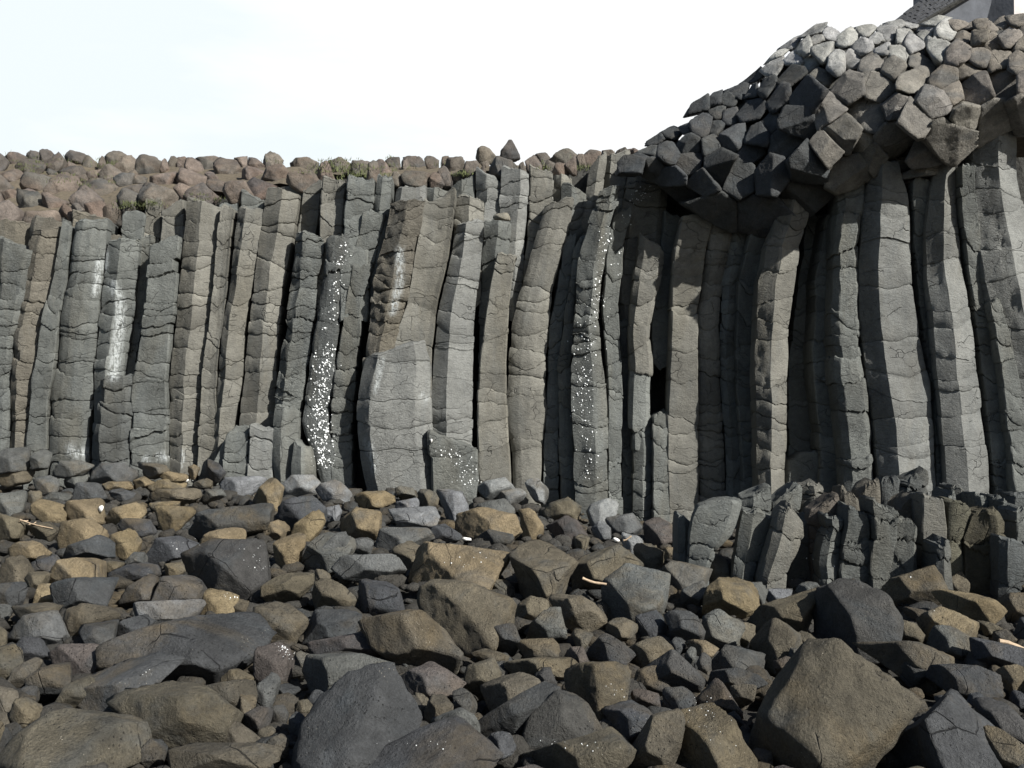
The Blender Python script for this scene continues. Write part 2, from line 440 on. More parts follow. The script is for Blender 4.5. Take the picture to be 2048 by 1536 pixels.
def column(name, rows, prof='R', rid=0.5, off=0.0, col=(0.16, 0.16, 0.145), seed=1, jsp=0.21, rough=0.25, arc=0.075, depth=0.6, Y=None, lean=None, bend=0.0, gap=0.0045, top_tilt=0.05, rleft=0.0, jit=0.008):
    """rows: (y, xL, xR) in photo pixels from top to bottom; the prism stands at one depth and has real thickness"""
    r = random.Random(seed)
    xb = (rows[-1][1] + rows[-1][2]) / 2
    Yc = (wallY(xb) if Y is None else Y) - off
    zz = np.array([P(0, y, Yc)[2] for y, a, b in rows]); xl = np.array([P(a, 0, Yc)[0] for y, a, b in rows]); xr = np.array([P(b, 0, Yc)[0] for y, a, b in rows])
    order = np.argsort(zz); zz, xl, xr = zz[order], xl[order], xr[order]
    z0, z1 = zz[0] - 0.15, zz[-1]
    w = float(np.mean(xr - xl)); H = z1 - z0
    # front profile samples
    pr = [((rid if f == 'r' else f), s) for f, s in PROF[prof]]
    fs = sorted(set([round(x, 4) for x in np.linspace(0, 1, 19)] + [f for f, s in pr]))
    fs = [f for i, f in enumerate(fs) if i == 0 or f - fs[i - 1] > 0.012]
    pts = [(f, np.interp(f, [a for a, b in pr], [b for a, b in pr]) * w) for f in fs]
    nf = len(pts)
    pts += [(1.0, .3 * w + .12), (0.97, depth * .5), (0.9, depth), (0.5, depth + .06), (0.1, depth), (0.03, depth * .5), (0.0, .3 * w + .12)]
    pf = np.array([p[0] for p in pts]); pd = np.array([p[1] for p in pts]); n = len(pts)
    # joints
    js = [z0 - 0.4]; z = z0 - 0.4
    while z < z1 - 0.09:
        z += jsp * r.choice([0.45, 0.7, 0.9, 1.0, 1.2, 1.5, 1.9]) * (1 if r.random() < .85 else .5)
        js.append(z)
    js[-1] = z1
    cur = []
    for i, zj in enumerate(js):
        a = arc * r.uniform(-.5, 1.3); sk = r.gauss(0, .035); cxx = r.uniform(.35, .65)
        if i == len(js) - 1: a = r.uniform(-.02, .03); sk = r.gauss(0, top_tilt)
        cur.append(a * (4 * (pf - cxx) ** 2 - .4) * np.where(pd > .45, 0.2, 1) + sk * (pf - .5) * 2 + (0.004 + .006 * rough) * np.array([r.gauss(0, 1) for _ in pf]) + .012 * np.sin(pf * r.uniform(5, 14) + r.random() * 6))
    V = []; BL = []
    tcol = []
    for i in range(len(js) - 1):
        h = js[i + 1] - js[i]; g = min(0.0045, h * .2) * r.choice([.5, .8, 1, 1.5])
        ins = r.choice([.006, .012, .018, .024]) * (.45 + min(rough, .5) * 1.3)
        tl = [(0.0, ins), (g / h, ins * .6), (2.2 * g / h, .003)] + [(t, 0) for t in np.linspace(.12, .88, max(3, int(h / .07)))] + [(1 - 2.2 * g / h, .003), (1 - g / h, ins * .6), (1, ins)]
        if i == len(js) - 2: tl[-2:] = [(1 - .02 / h, .004), (1, .014)]
        tl = sorted(tl)
        jj = jit * (.35 + min(rough, .6) * 1.5); dx, dyy, sc = r.gauss(0, jj), r.gauss(0, jj * 1.1), r.gauss(0, .010) * (.4 + rough)
        blk = r.random(); bulge = r.uniform(0.0, 0.012) * (.3 + rough)
        for t, inset in tl:
            zr = js[i] + h * t + cur[i] * (1 - t) + cur[i + 1] * t
            xL = np.interp(zr, zz, xl); xR = np.interp(zr, zz, xr)
            cx = (xL + xR) / 2; hw = (xR - xL) / 2 - gap
            e = (1 - 2 * abs(t - .5)) ** .5 * bulge
            hw2 = hw * (1 + sc) - inset + e
            x = cx + dx + hw2 * (2 * pf - 1)
            u = np.clip((zr - z0) / H, 0, 1)
            y = Yc + dyy + pd + np.where(pd < .45, inset - e, 0) + (0 if lean is None else lean * (zr - z0)) - bend * np.clip((u - .5) / .5, 0, 1) ** 2
            V.append(np.stack([x, y, zr], 1)); BL += [blk] * n
            tcol.append(t)
    V = np.array(V); nr = V.shape[0]; V = V.reshape(-1, 3)
    sd = seed * 13.7 % 91
    q = V + sd
    amp = 0.006 + 0.024 * rough
    front = np.tile(np.where(np.arange(n) < nf, 1.0, .4), nr)
    fl = np.tile(np.clip((rid - .03 - pf) * 12, 0, 1) * (np.arange(n) < nf), nr)   # faces left of the ridge
    V[:, 1] += front * (fbm(q * 4.2, 4, 3) * amp + fbm(q * 1.3, 2, 9) * .022 + fl * rleft * .03 * np.abs(fbm(q * 9, 3, 5)))
    bt = np.repeat(bend * np.clip((V.reshape(nr, n, 3)[:, :, 2].mean(1) - z0) / H * 2 - 1, 0, 1) ** 2, n)
    V[:, 0] *= (Yc - bt) / Yc; V[:, 2] = EYE + (V[:, 2] - EYE) * (Yc - bt) / Yc
    V[:, 0] += front * (fbm(q * 3.7 + 40, 4, 5) * amp * .8 + fbm(q * 1.1 + 7, 2, 11) * .014)
    base = np.array([(xl[0] + xr[0]) / 2, Yc, z0])
    px = 1024 + F * V[:, 0] / (V[:, 1] * cp) ; py = 768 - F * ((V[:, 2] - EYE) / V[:, 1] - sp_) / cp
    sta = stain_at(px, py)
    V = V - base
    faces = []
    for i in range(nr - 1):
        a = i * n; b = a + n
        for j in range(n):
            j2 = (j + 1) % n
            faces.append((a + j, a + j2, b + j2, b + j))
    # broken top: two rings inwards then the middle
    vl = [V]; last = (nr - 1) * n
    ring = V[last:last + n]; c = ring.mean(0); c[2] = np.median(ring[:, 2])
    idx = len(V)
    for f_ in (.9, .6, .3):
        rr = c + (ring - c) * f_; rr[:, 2] += fbm(rr * 9 + sd, 3, 7) * .03 + .004
        vl.append(rr)
        prev = last if f_ == .9 else idx - n
        for j in range(n):
            j2 = (j + 1) % n
            faces.append((prev + j, prev + j2, idx + j2, idx + j))
        idx += n
    vl.append(c[None, :] + np.array([[0, 0, .01]]))
    for j in range(n): faces.append((idx - n + j, idx - n + (j + 1) % n, idx))
    V = np.vstack(vl)
    me = mesh_from(V.tolist(), faces)
    extra_n = len(V) - len(BL)
    for nm, arr in (('block', BL + [.5] * extra_n), ('stain', list(sta) + [0.0] * extra_n), ('rough', list(np.clip(rough + fl * rleft, 0, 1)) + [rough] * extra_n)):
        a = me.attributes.new(nm, 'FLOAT', 'POINT'); a.data.foreach_set('value', np.array(arr, dtype=np.float32))
    try:
        me.set_sharp_from_angle(angle=math.radians(38))
    except Exception: pass
    o = link(name, me, M_COL); o.location = base
    k_ = r.uniform(.94, 1.06); k_ *= .84; o.color = (col[0] * k_, col[1] * k_, col[2] * k_, 1)
    return o

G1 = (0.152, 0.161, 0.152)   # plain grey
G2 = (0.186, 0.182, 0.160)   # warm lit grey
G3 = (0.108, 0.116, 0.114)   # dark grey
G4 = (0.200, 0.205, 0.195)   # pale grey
T1 = (0.160, 0.148, 0.122)   # brown
COLS = [
 # label, rows, options
 ('broad grey column at the far left edge, cut by the frame', [(470,-60,8),(612,-75,0),(740,-85,-5),(950,-90,-10)], dict(prof='T',off=.0,col=G1,rough=.5)),
 ('wide cracked column, second from the left frame edge', [(488,0,72),(612,-8,44),(700,-18,27),(800,-15,20),(950,-20,18)], dict(prof='T',off=.02,col=G1,rough=.6)),
 ('grey column with rusty top behind the fallen top block, third from left', [(455,62,128),(567,44,106),(640,30,85),(742,24,75),(825,20,67),(960,18,58)], dict(prof='R',rid=.4,off=.0,col=T1,rough=.5,jsp=.2)),
 ('narrow flat column between two long dark cracks near the left', [(447,128,147),(577,104,132),(663,84,120),(753,70,114),(800,68,103),(880,58,101),(970,55,98)], dict(prof='F',off=.0,col=G1,jsp=.2)),
 ('broad column with arched joints, left of the white streaked one', [(440,147,212),(570,132,202),(640,120,195),(712,114,187),(777,103,186),(860,101,180),(960,98,180)], dict(prof='O',off=.02,col=G1,arc=.08,jsp=.19,rough=.4)),
 ('column streaked with a long white lime run', [(478,212,276),(553,202,270),(640,195,262),(700,188,252),(760,187,243),(960,182,240)], dict(prof='R',rid=.5,off=.02,col=G1,rough=.3)),
 ('slim recessed column in shadow right of the white streaked one', [(474,276,306),(560,268,304),(640,252,290),(700,242,278),(760,236,272),(900,232,270)], dict(prof='C',off=-.22,col=G1)),
 ('thick low block column standing before the white streaked one', [(754,205,270),(810,200,268),(860,196,264),(940,190,262)], dict(prof='T',off=.16,col=G3,rough=.5,jsp=.26)),
 ('blocky grey column with flat rusty top above a dark slot', [(478,304,359),(560,297,354),(663,285,345),(783,267,337),(913,265,337),(990,262,340)], dict(prof='F',off=.06,col=G1,jsp=.2,rough=.5,arc=.03,jit=.014)),
 ('two faced column with grey left face and warm right face', [(402,370,444),(475,366,438),(578,355,427),(714,342,412),(777,338,405),(860,339,404),(960,338,398)], dict(prof='R',rid=.5,off=.0,col=G2,jsp=.24,rleft=.3)),
 ('slender jointed column right of the first two faced column', [(412,445,473),(578,427,455),(714,413,440),(800,406,436),(870,402,450),(930,402,452)], dict(prof='C',off=-.04,col=G2,jsp=.2)),
 ('bright narrow column with dark rough left face, left of the tall twin', [(416,474,526),(500,465,514),(578,454,502),(640,444,492),(777,430,482),(845,428,470),(930,420,464)], dict(prof='R',rid=.36,off=.03,col=G2,rleft=.5,jsp=.2)),
 ('tall column with wide flat grey face and brick shaped top', [(376,530,598),(475,516,585),(578,506,566),(640,496,560),(777,482,552),(900,472,545)], dict(prof='R',rid=.56,off=.06,col=G2,jsp=.26)),
 ('short column top standing behind a dark vertical slot', [(370,606,645),(425,601,640),(470,594,634),(560,586,626),(700,575,620)], dict(prof='F',off=-.3,col=G2)),
 ('rough cracked column with dark shaggy left face', [(466,594,652),(560,583,638),(640,573,630),(708,560,620),(811,548,603),(900,543,595),(980,540,592)], dict(prof='A',rid=.33,off=.16,col=G1,rough=.9,rleft=.6,jsp=.17)),
 ('dark wet column thick with painted glints', [(470,655,706),(543,648,690),(640,630,680),(743,619,671),(845,606,660),(948,634,676),(1000,640,690)], dict(prof='O',off=.05,col=G3,rough=.8,arc=.09,jsp=.3)),
 ('grey column between the sparkling one and the broad ridge', [(425,728,774),(509,710,750),(612,690,727),(714,675,715),(777,668,712),(870,664,706),(990,665,706)], dict(prof='F',off=.0,col=G1,rough=.5,jsp=.2)),
 ('massive ridge column with ragged brown left face, pale edge', [(398,778,850),(455,770,842),(509,759,832),(560,748,822),(612,737,813),(680,728,786),(740,726,780)], dict(prof='A',rid=.52,off=.16,col=T1,rough=.7,rleft=.9,jsp=.17)),
 ('huge bulging pale block at the foot of the massive ridge', [(696,742,852),(714,732,862),(777,716,862),(820,712,862),(870,711,866),(948,722,869),(1010,735,870)], dict(prof='T',off=.28,col=G4,rough=.35,rleft=.4,jsp=.5,arc=.1)),
 ('smooth concave column with bright warm face and bowl shaped joints', [(394,850,912),(455,842,904),(509,832,897),(612,813,873),(694,786,864),(760,776,862)], dict(prof='C',off=.05,col=G2,arc=.09,jsp=.24,rough=.05)),
 ('pale two faced column right of the smooth concave one', [(441,912,969),(509,898,962),(612,878,951),(714,868,948),(777,862,946),(845,862,944),(900,862,944),(990,862,945)], dict(prof='R',rid=.38,off=.10,col=G4,arc=.06,jsp=.2,rough=.15)),
 ('speckled low block under the pale two faced column', [(880,858,954),(940,860,954),(1010,862,952)], dict(prof='F',off=.3,col=G1,rough=.6,jsp=.35)),
 ('column with flat broken top below a lying stone', [(441,968,1023),(509,966,1018),(560,963,1012),(640,957,1008),(760,952,1000)], dict(prof='R',rid=.5,off=-.08,col=G1,jsp=.2)),
 ('bright slim column with notched top, left of the dark barrel column', [(508,993,1035),(560,983,1025),(612,973,1019),(714,961,1014),(777,957,1014),(845,955,1018),(913,956,1021),(990,956,1024)], dict(prof='F',off=.13,col=G2,arc=.07,jsp=.24,rough=.08)),
 ('tall dark barrel shaped column in the cliff shadow', [(400,1092,1150),(455,1076,1138),(509,1060,1123),(578,1043,1106),(646,1025,1098),(714,1018,1092),(777,1014,1090),(820,1009,1093),(850,1014,1090),(913,1025,1084),(1000,1026,1082)], dict(prof='O',off=.0,col=G2,rough=.2,jsp=.3,arc=.09)),
 ('narrow shaded column right of the barrel column', [(470,1128,1152),(578,1112,1136),(646,1098,1124),(777,1091,1120),(850,1090,1118),(1000,1084,1118)], dict(prof='F',off=-.10,col=G1)),
 ('slim dark column left of the second sparkling one', [(480,1150,1172),(578,1136,1152),(700,1120,1147),(777,1117,1144),(913,1118,1150),(1030,1118,1150)], dict(prof='O',off=.05,col=G1,arc=.04)),
 ('leaning column sprinkled with painted glints, jutting from the wall', [(372,1203,1243),(441,1178,1226),(509,1158,1212),(612,1150,1198),(708,1146,1202),(760,1143,1212),(811,1141,1214),(913,1148,1216),(1030,1150,1216)], dict(prof='R',rid=.62,off=.42,col=G1,rough=.55,jsp=.22,arc=.07)),
 ('thin shaded column right of the leaning sparkling one', [(420,1228,1262),(509,1213,1245),(612,1204,1236),(708,1212,1243),(850,1215,1243),(1040,1217,1245)], dict(prof='F',off=.05,col=G1)),
 ('wide shaded column rising under the overhang lobe', [(318,1262,1345),(400,1245,1335),(480,1238,1325),(560,1230,1300),(700,1243,1300)], dict(prof='T',off=-.12,col=G2,rough=.5)),
 ('slim shaded column ending above the black void', [(430,1325,1368),(520,1318,1347),(600,1308,1343),(652,1304,1340)], dict(prof='F',off=-.05,col=G1,jsp=.3)),
 ('dark inner column behind the hollow', [(640,1236,1262),(760,1238,1262),(900,1243,1266),(1050,1245,1268)], dict(prof='F',off=-.1,col=G3)),
 ('rounded hanging column stub with a hollow beneath it', [(484,1277,1330),(530,1270,1325),(578,1262,1316),(630,1259,1308),(664,1259,1304)], dict(prof='T',off=.25,col=G2,rough=.3,jsp=.3)),
 ('pale cube sitting below the hollow', [(722,1257,1297),(774,1255,1297)], dict(prof='T',off=.2,col=G1,jsp=.5)),
 ('small block under the pale cube', [(775,1262,1288),(818,1263,1290)], dict(prof='T',off=.16,col=G1,jsp=.5)),
 ('low narrow column beneath the small block', [(819,1264,1300),(900,1265,1302),(1060,1266,1303)], dict(prof='R',rid=.5,off=.16,col=G1)),
 ('low grey column right of the hollow, flat topped', [(827,1302,1336),(900,1303,1338),(1060,1303,1338)], dict(prof='F',off=.20,col=G1)),
 ('pale column with a curved shadow edge right of the hollow', [(430,1365,1432),(488,1350,1414),(560,1343,1403),(620,1339,1394),(740,1334,1393),(830,1334,1395),(930,1334,1396),(1060,1334,1396)], dict(prof='F',off=.12,col=G2,rough=.08,jsp=.26,bend=.25)),
 ('shaded column beneath the dark overhang, first of a close trio', [(440,1425,1472),(560,1402,1443),(660,1393,1438),(762,1396,1440),(900,1397,1448),(1060,1398,1452)], dict(prof='O',off=-.05,col=G2,bend=.3,arc=.04)),
 ('narrow shaded column, middle of the close trio', [(450,1468,1500),(560,1443,1475),(660,1438,1472),(762,1440,1470),(900,1449,1478),(1060,1452,1480)], dict(prof='R',rid=.4,off=-.1,col=G1,bend=.3)),
 ('shaded flat column, last of the close trio', [(460,1500,1534),(560,1475,1518),(660,1472,1514),(762,1471,1512),(900,1478,1516),(1060,1480,1518)], dict(prof='F',off=-.02,col=G1,bend=.3)),
 ('sunlit two faced column with charcoal rough left face', [(392,1566,1628),(420,1558,1622),(450,1550,1614),(488,1534,1600),(520,1530,1598),(557,1520,1594),(612,1518,1586),(660,1514,1580),(762,1512,1573),(864,1515,1573),(990,1518,1572)], dict(prof='R',rid=.42,off=.6,col=G2,rough=.15,rleft=.95,bend=.1,jsp=.3)),
 ('narrow black shadowed column right of the sunlit two faced one', [(430,1618,1652),(557,1596,1628),(660,1582,1622),(762,1574,1623),(864,1572,1632),(1000,1574,1635)], dict(prof='C',off=-.25,col=G1,bend=.2)),
 ('deep shaded column left of the leaning grey one', [(420,1652,1682),(557,1628,1668),(660,1622,1660),(762,1624,1667),(864,1633,1680),(1010,1638,1692)], dict(prof='F',off=-.05,col=G1,bend=.2)),
 ('low square block at the wall foot beside the shaded columns', [(909,1568,1634),(985,1568,1636)], dict(prof='F',off=.1,col=G1,jsp=.6)),
 ('grey rough column with curved left edge, top broken by a joint', [(330,1686,1746),(362,1680,1742),(420,1676,1732),(488,1672,1715),(560,1665,1716),(625,1661,1717),(700,1664,1722),(762,1668,1729),(864,1681,1740),(985,1692,1748),(1030,1695,1752)], dict(prof='T',off=.2,col=G1,rough=.75,jsp=.3,bend=.25)),
 ('broad bright column with dark pitted left face and sweeping joints', [(318,1746,1800),(350,1742,1806),(380,1738,1818),(420,1732,1822),(480,1728,1823),(540,1724,1826),(600,1725,1832),(660,1727,1841),(762,1740,1862),(864,1754,1868),(1010,1762,1872)], dict(prof='A',rid=.28,off=.1,col=G4,rough=.08,rleft=1.0,arc=.08,jsp=.34,bend=.3)),
 ('dark recessed sliver between the two bright right columns', [(360,1824,1870),(480,1824,1862),(600,1832,1866),(700,1846,1872),(800,1862,1882),(1010,1868,1894)], dict(prof='F',off=-.15,col=G1,bend=.4)),
 ('slender pale column widening towards its foot at right', [(286,1886,1912),(318,1878,1914),(370,1866,1916),(420,1860,1920),(488,1859,1926),(557,1861,1933),(660,1868,1946),(762,1879,1960),(900,1891,1974),(1010,1895,1980)], dict(prof='R',rid=.42,off=.07,col=G4,rough=.1,rleft=.3,jsp=.32,bend=.35)),
 ('thin dark column in the deep slot near the right edge', [(330,1916,1944),(420,1920,1952),(488,1926,1956),(557,1934,1966),(660,1947,1984),(762,1961,1998),(900,1975,2014),(1010,1982,2022)], dict(prof='F',off=-.12,col=G1,bend=.4)),
 ('shaded column leaning right beside the deep slot', [(600,1972,1996),(660,1984,2012),(762,1998,2034),(900,2014,2052),(1010,2022,2062)], dict(prof='F',off=-.02,col=G1)),
 ('big right edge column with blackish pitted left face', [(255,1950,2040),(282,1950,2042),(345,1949,2045),(420,1953,2062),(557,1970,2088),(640,1992,2104),(762,2030,2140),(1010,2060,2180)], dict(prof='B',rid=.5,off=-.05,col=G4,rough=.1,rleft=1.0,jsp=.32,bend=.25)),
 # tier behind: column heads along the top
 ('squat column head above the white streaked column', [(424,248,293),(500,244,290),(600,240,288)], dict(prof='F',off=-.35,col=G1)),
 ('smooth column head between squat heads and the two faced column', [(408,324,370),(500,320,366),(620,316,362)], dict(prof='F',off=-.3,col=G2)),
 ('rusty flat column head far left below the slope', [(470,214,250),(520,210,246),(560,206,246)], dict(prof='F',off=-.3,col=T1)),
 ('split column head left of the brick shaped top row', [(356,646,694),(430,640,688),(560,636,684)], dict(prof='F',off=-.12,col=G2,jsp=.2)),
 ('wide column head in the upper row with a level top', [(356,694,752),(430,688,744),(560,680,738)], dict(prof='F',off=-.08,col=G1,jsp=.22)),
 ('narrow column head left of the massive ridge', [(350,752,784),(430,744,778),(560,738,770)], dict(prof='R',rid=.4,off=-.14,col=G1)),
 ('stepped column head above the massive ridge', [(372,790,852),(460,782,846)], dict(prof='T',off=-.2,col=G4)),
 ('low column head behind the smooth concave column', [(376,846,906),(470,838,900)], dict(prof='R',rid=.4,off=-.3,col=G1)),
 ('grey column head with angled face in the upper row', [(392,912,966),(440,910,966),(540,902,962)], dict(prof='R',rid=.5,off=-.1,col=G2)),
 ('pointed column head with shaded left side, upper row', [(358,905,950),(440,902,948)], dict(prof='R',rid=.45,off=-.45,col=G1)),
 ('broad column head with centre ridge behind the lying stone', [(348,950,1006),(430,946,1004),(520,940,1000)], dict(prof='R',rid=.4,off=-.32,col=G4)),
 ('tallest pale column head in the upper row with sharp ridge', [(336,1003,1058),(430,1000,1056),(560,990,1046)], dict(prof='R',rid=.68,off=-.2,col=G4)),
 ('flat column head left of the grassy notch', [(338,1059,1108),(430,1056,1104),(540,1046,1092)], dict(prof='F',off=-.26,col=G2)),
 ('tiny column head under the slope stones beside the notch', [(346,1108,1146),(430,1106,1144)], dict(prof='R',rid=.4,off=-.5,col=G2)),
 ('small angled column head right of the notch', [(372,1124,1174),(430,1120,1170),(560,1108,1158)], dict(prof='R',rid=.4,off=-.25,col=G1)),
 ('high leaning column head left of the overhang lobe', [(314,1184,1214),(380,1172,1206),(450,1158,1196)], dict(prof='R',rid=.5,off=-.25,col=G2)),
 ('pale column head touching the overhang lobe', [(304,1212,1262),(380,1206,1258),(450,1196,1250)], dict(prof='T',off=-.4,col=G2)),
 ('low cracked head at the far left under the slope stones', [(436,60,128),(500,50,122)], dict(prof='T',off=-.3,col=T1,rough=.6)),
 ('weathered head at the left end of the upper row', [(440,-40,58),(500,-50,50)], dict(prof='T',off=-.35,col=T1,rough=.6)),
 ('low head with mossy top above the arched joint column', [(428,150,214),(500,140,206)], dict(prof='F',off=-.3,col=T1,rough=.4)),
 ('shallow head filling the gap above the dark slot', [(398,292,324),(520,288,322)], dict(prof='F',off=-.45,col=G2)),
 ('shallow head over the slender jointed column', [(404,440,480),(480,436,478)], dict(prof='F',off=-.4,col=G1)),
 ('shallow head left of the brick shaped top', [(392,484,530),(480,478,526)], dict(prof='F',off=-.4,col=G1)),
 ('shallow head behind the brick shaped top', [(368,570,612),(480,562,608)], dict(prof='F',off=-.5,col=G1)),
 # wall foot stubs, left
 ('fan shaped stub leaning left at the wall foot', [(852,470,500),(880,450,500),(930,425,462),(980,402,455)], dict(prof='F',off=.30,col=G1,jsp=.3)),
 ('stub with brick like joints at the wall foot, left of its twin', [(866,455,501),(900,452,501),(1000,448,500)], dict(prof='F',off=.34,col=G1,jsp=.22)),
 ('stub with brick like joints at the wall foot, right of its twin', [(856,501,548),(900,500,552),(1000,498,552)], dict(prof='F',off=.34,col=G4,jsp=.26)),
 ('dark faceted stub below the rough cracked column', [(815,552,602),(870,545,598),(920,548,590),(1000,550,590)], dict(prof='R',rid=.4,off=.36,col=G1,jsp=.4)),
 ('small pointed stub left of the sparkling column foot', [(890,588,620),(930,584,628),(1010,584,632)], dict(prof='R',rid=.5,off=.44,col=G1,jsp=.4)),
]
def build_columns():
    for i, (lab, rows, op) in enumerate(COLS):
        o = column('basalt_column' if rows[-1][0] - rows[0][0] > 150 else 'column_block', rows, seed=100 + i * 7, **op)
        tag(o, lab, 'basalt column', 'columns of the cliff wall', kind='thing')

C7 = (1348, 800)
def cr(org, u, v): return (org[0] + u / 2.926, org[1] + v / 2.926)
STUBS = [
 ('broad tilted stub column at the left end of the front cluster', 9.9, [(605,150,392),(700,112,372),(800,92,332),(900,84,236),(1000,80,200)], dict(prof='R',rid=.72,col=G1)),
 ('lit stub column with shadowed left flank, leaning right', 9.9, [(668,400,578),(850,372,540),(1050,345,468),(1150,330,460)], dict(prof='R',rid=.35,col=G1)),
 ('pointed stub column leaning right in the front cluster', 9.7, [(640,622,690),(700,590,742),(800,556,748),(950,512,672),(1080,480,640),(1150,475,640)], dict(prof='R',rid=.25,col=G2)),
 ('sunken dark stub column in the middle of the front cluster', 10.2, [(700,760,880),(800,690,862),(950,665,855),(1150,645,850)], dict(prof='F',col=G3)),
 ('slim stub column with notched waist in the front cluster', 9.8, [(690,872,990),(760,892,980),(800,866,980),(950,840,962),(1100,856,955)], dict(prof='R',rid=.3,col=G1)),
 ('upright stub column right of the notched waist one', 9.75, [(655,1000,1120),(800,985,1142),(950,970,1132),(1100,958,1125)], dict(prof='F',col=G1,rough=.7)),
 ('tall stub column with wavy edges, centre right of the cluster', 9.7, [(622,1122,1280),(700,1135,1292),(800,1146,1300),(900,1142,1280),(1000,1132,1245),(1120,1128,1232)], dict(prof='F',col=G1,rough=.7)),
 ('dark two faced stub column with a lit right strip', 9.65, [(716,1302,1430),(900,1276,1424),(1020,1245,1420),(1120,1235,1420)], dict(prof='R',rid=.78,col=G1,rough=.6)),
 ('smooth tall stub column near the right of the cluster', 9.8, [(570,1440,1560),(750,1437,1580),(900,1440,1570),(1000,1440,1570)], dict(prof='F',col=G2,rough=.3)),
 ('greenish bulging stub column at the right of the cluster', 9.8, [(604,1595,1740),(700,1602,1730),(780,1590,1700),(860,1590,1690),(960,1590,1690)], dict(prof='O',col=(.14,.135,.10),rough=.5)),
 ('brown shaggy stub column at the right end of the cluster', 9.7, [(655,1750,1890),(740,1730,1910),(830,1702,1925),(960,1700,1930)], dict(prof='R',rid=.7,col=(.11,.1,.07),rough=.9,rleft=1)),
 ('flat stub column touching the right frame edge', 9.9, [(636,1965,2080),(720,1960,2100),(900,1960,2120)], dict(prof='F',col=G1)),
 ('low stub head in the back row, far left of it', 10.6, [(545,398,570),(700,396,575)], dict(prof='R',rid=.35,col=G1,rough=.5)),
 ('rounded stub head in the back row beside the black cleft', 10.6, [(545,570,742),(700,575,742)], dict(prof='O',col=G1,rough=.4)),
 ('taller stub head in the back row, right of the black cleft', 10.6, [(497,742,862),(700,745,880)], dict(prof='R',rid=.5,col=G2,rough=.4)),
 ('reddish domed stub head in the middle of the cluster', 10.1, [(604,812,968),(700,790,990)], dict(prof='O',col=(.15,.13,.11),rough=.4)),
 ('ochre cracked stub head in the back row', 10.4, [(545,968,1070),(640,965,1080),(760,965,1080)], dict(prof='T',col=T1,rough=.7)),
 ('cracked stub head with slanting top in the back row', 10.4, [(512,1072,1212),(640,1080,1218),(760,1085,1220)], dict(prof='T',col=T1,rough=.7,top_tilt=.1)),
 ('rugged dark stub head, highest left of the pair by the bright column', 10.9, [(470,1212,1320),(600,1215,1320)], dict(prof='O',col=G3,rough=.9)),
 ('rugged dark stub head, highest right of the pair by the bright column', 10.9, [(450,1322,1478),(600,1320,1485)], dict(prof='T',col=G3,rough=.9)),
 ('shaded stub head between the tall ones and the smooth one', 10.1, [(585,1290,1425),(740,1295,1430)], dict(prof='F',col=T1,rough=.5)),
 ('small square stub head above the greenish one', 10.5, [(556,1560,1622),(700,1560,1622)], dict(prof='F',col=G1)),
 ('pale small stub head above the brown shaggy one', 10.5, [(575,1740,1850),(700,1745,1870)], dict(prof='T',col=G1,rough=.5)),
 ('small dark stub head near the right edge', 10.4, [(570,1855,1945),(700,1860,1950)], dict(prof='O',col=G3)),
 ('dark stub head wedged under the shaded right columns', 10.9, [(520,1600,1700),(700,1600,1705)], dict(prof='R',rid=.5,col=G3)),
 ('broad dark stub head beside the right frame edge, back row', 10.9, [(560,1935,2060),(760,1930,2070)], dict(prof='T',col=G3)),
 ('low dark stub filling the front right corner of the cluster', 9.5, [(830,1880,2060),(1000,1880,2070)], dict(prof='T',col=G3)),
 ('low dark stub below the smooth tall one', 9.4, [(842,1520,1610),(1000,1515,1615)], dict(prof='R',rid=.4,col=G3)),
 ('small block left of the broad tilted stub', 10.2, [(690,10,90),(800,5,92)], dict(prof='R',rid=.5,col=G1)),
 ('narrow stub head beside the flat right edge stub', 10.2, [(630,1890,1962),(760,1900,1965)], dict(prof='F',col=G1)),
]
def build_stubs():
    for i, (lab, Y, rows, op) in enumerate(STUBS):
        Y -= 1.0
        rr = [(C7[1] + v / 2.926, C7[0] + a / 2.926, C7[0] + b / 2.926) for v, a, b in rows]
        last = rr[-1]
        gz = field_z(Y, 3) - .2; py = 768 - F * ((gz - EYE) / Y)
        if py > last[0] + 5: rr.append((py, last[1], last[2]))
        op = dict(op); op.setdefault('rough', .3); op['col'] = tuple(t * .8 for t in op['col']); op.setdefault('top_tilt', .04)
        o = column('stub_column', rr, seed=900 + i * 11, Y=Y, jsp=.26, arc=.03, depth=.35, gap=.006, jit=.006, **op)
        tag(o, lab, 'column stub', 'stub columns in front of the right wall', kind='thing')
CC = {'y': (0.265, 0.212, 0.13), 'b': (0.162, 0.141, 0.101), 'g': (0.145, 0.15, 0.145), 'k': (0.085, 0.084, 0.08), 'n': (0.085, 0.089, 0.093), 'l': (0.25, 0.26, 0.265), 'r': (0.13, 0.113, 0.103)}
ORG = {'5': (0, 640), '6': (650, 640), '7': (1348, 800), '8': (0, 1010), '9': (650, 1010), 'A': (1348, 1010)}
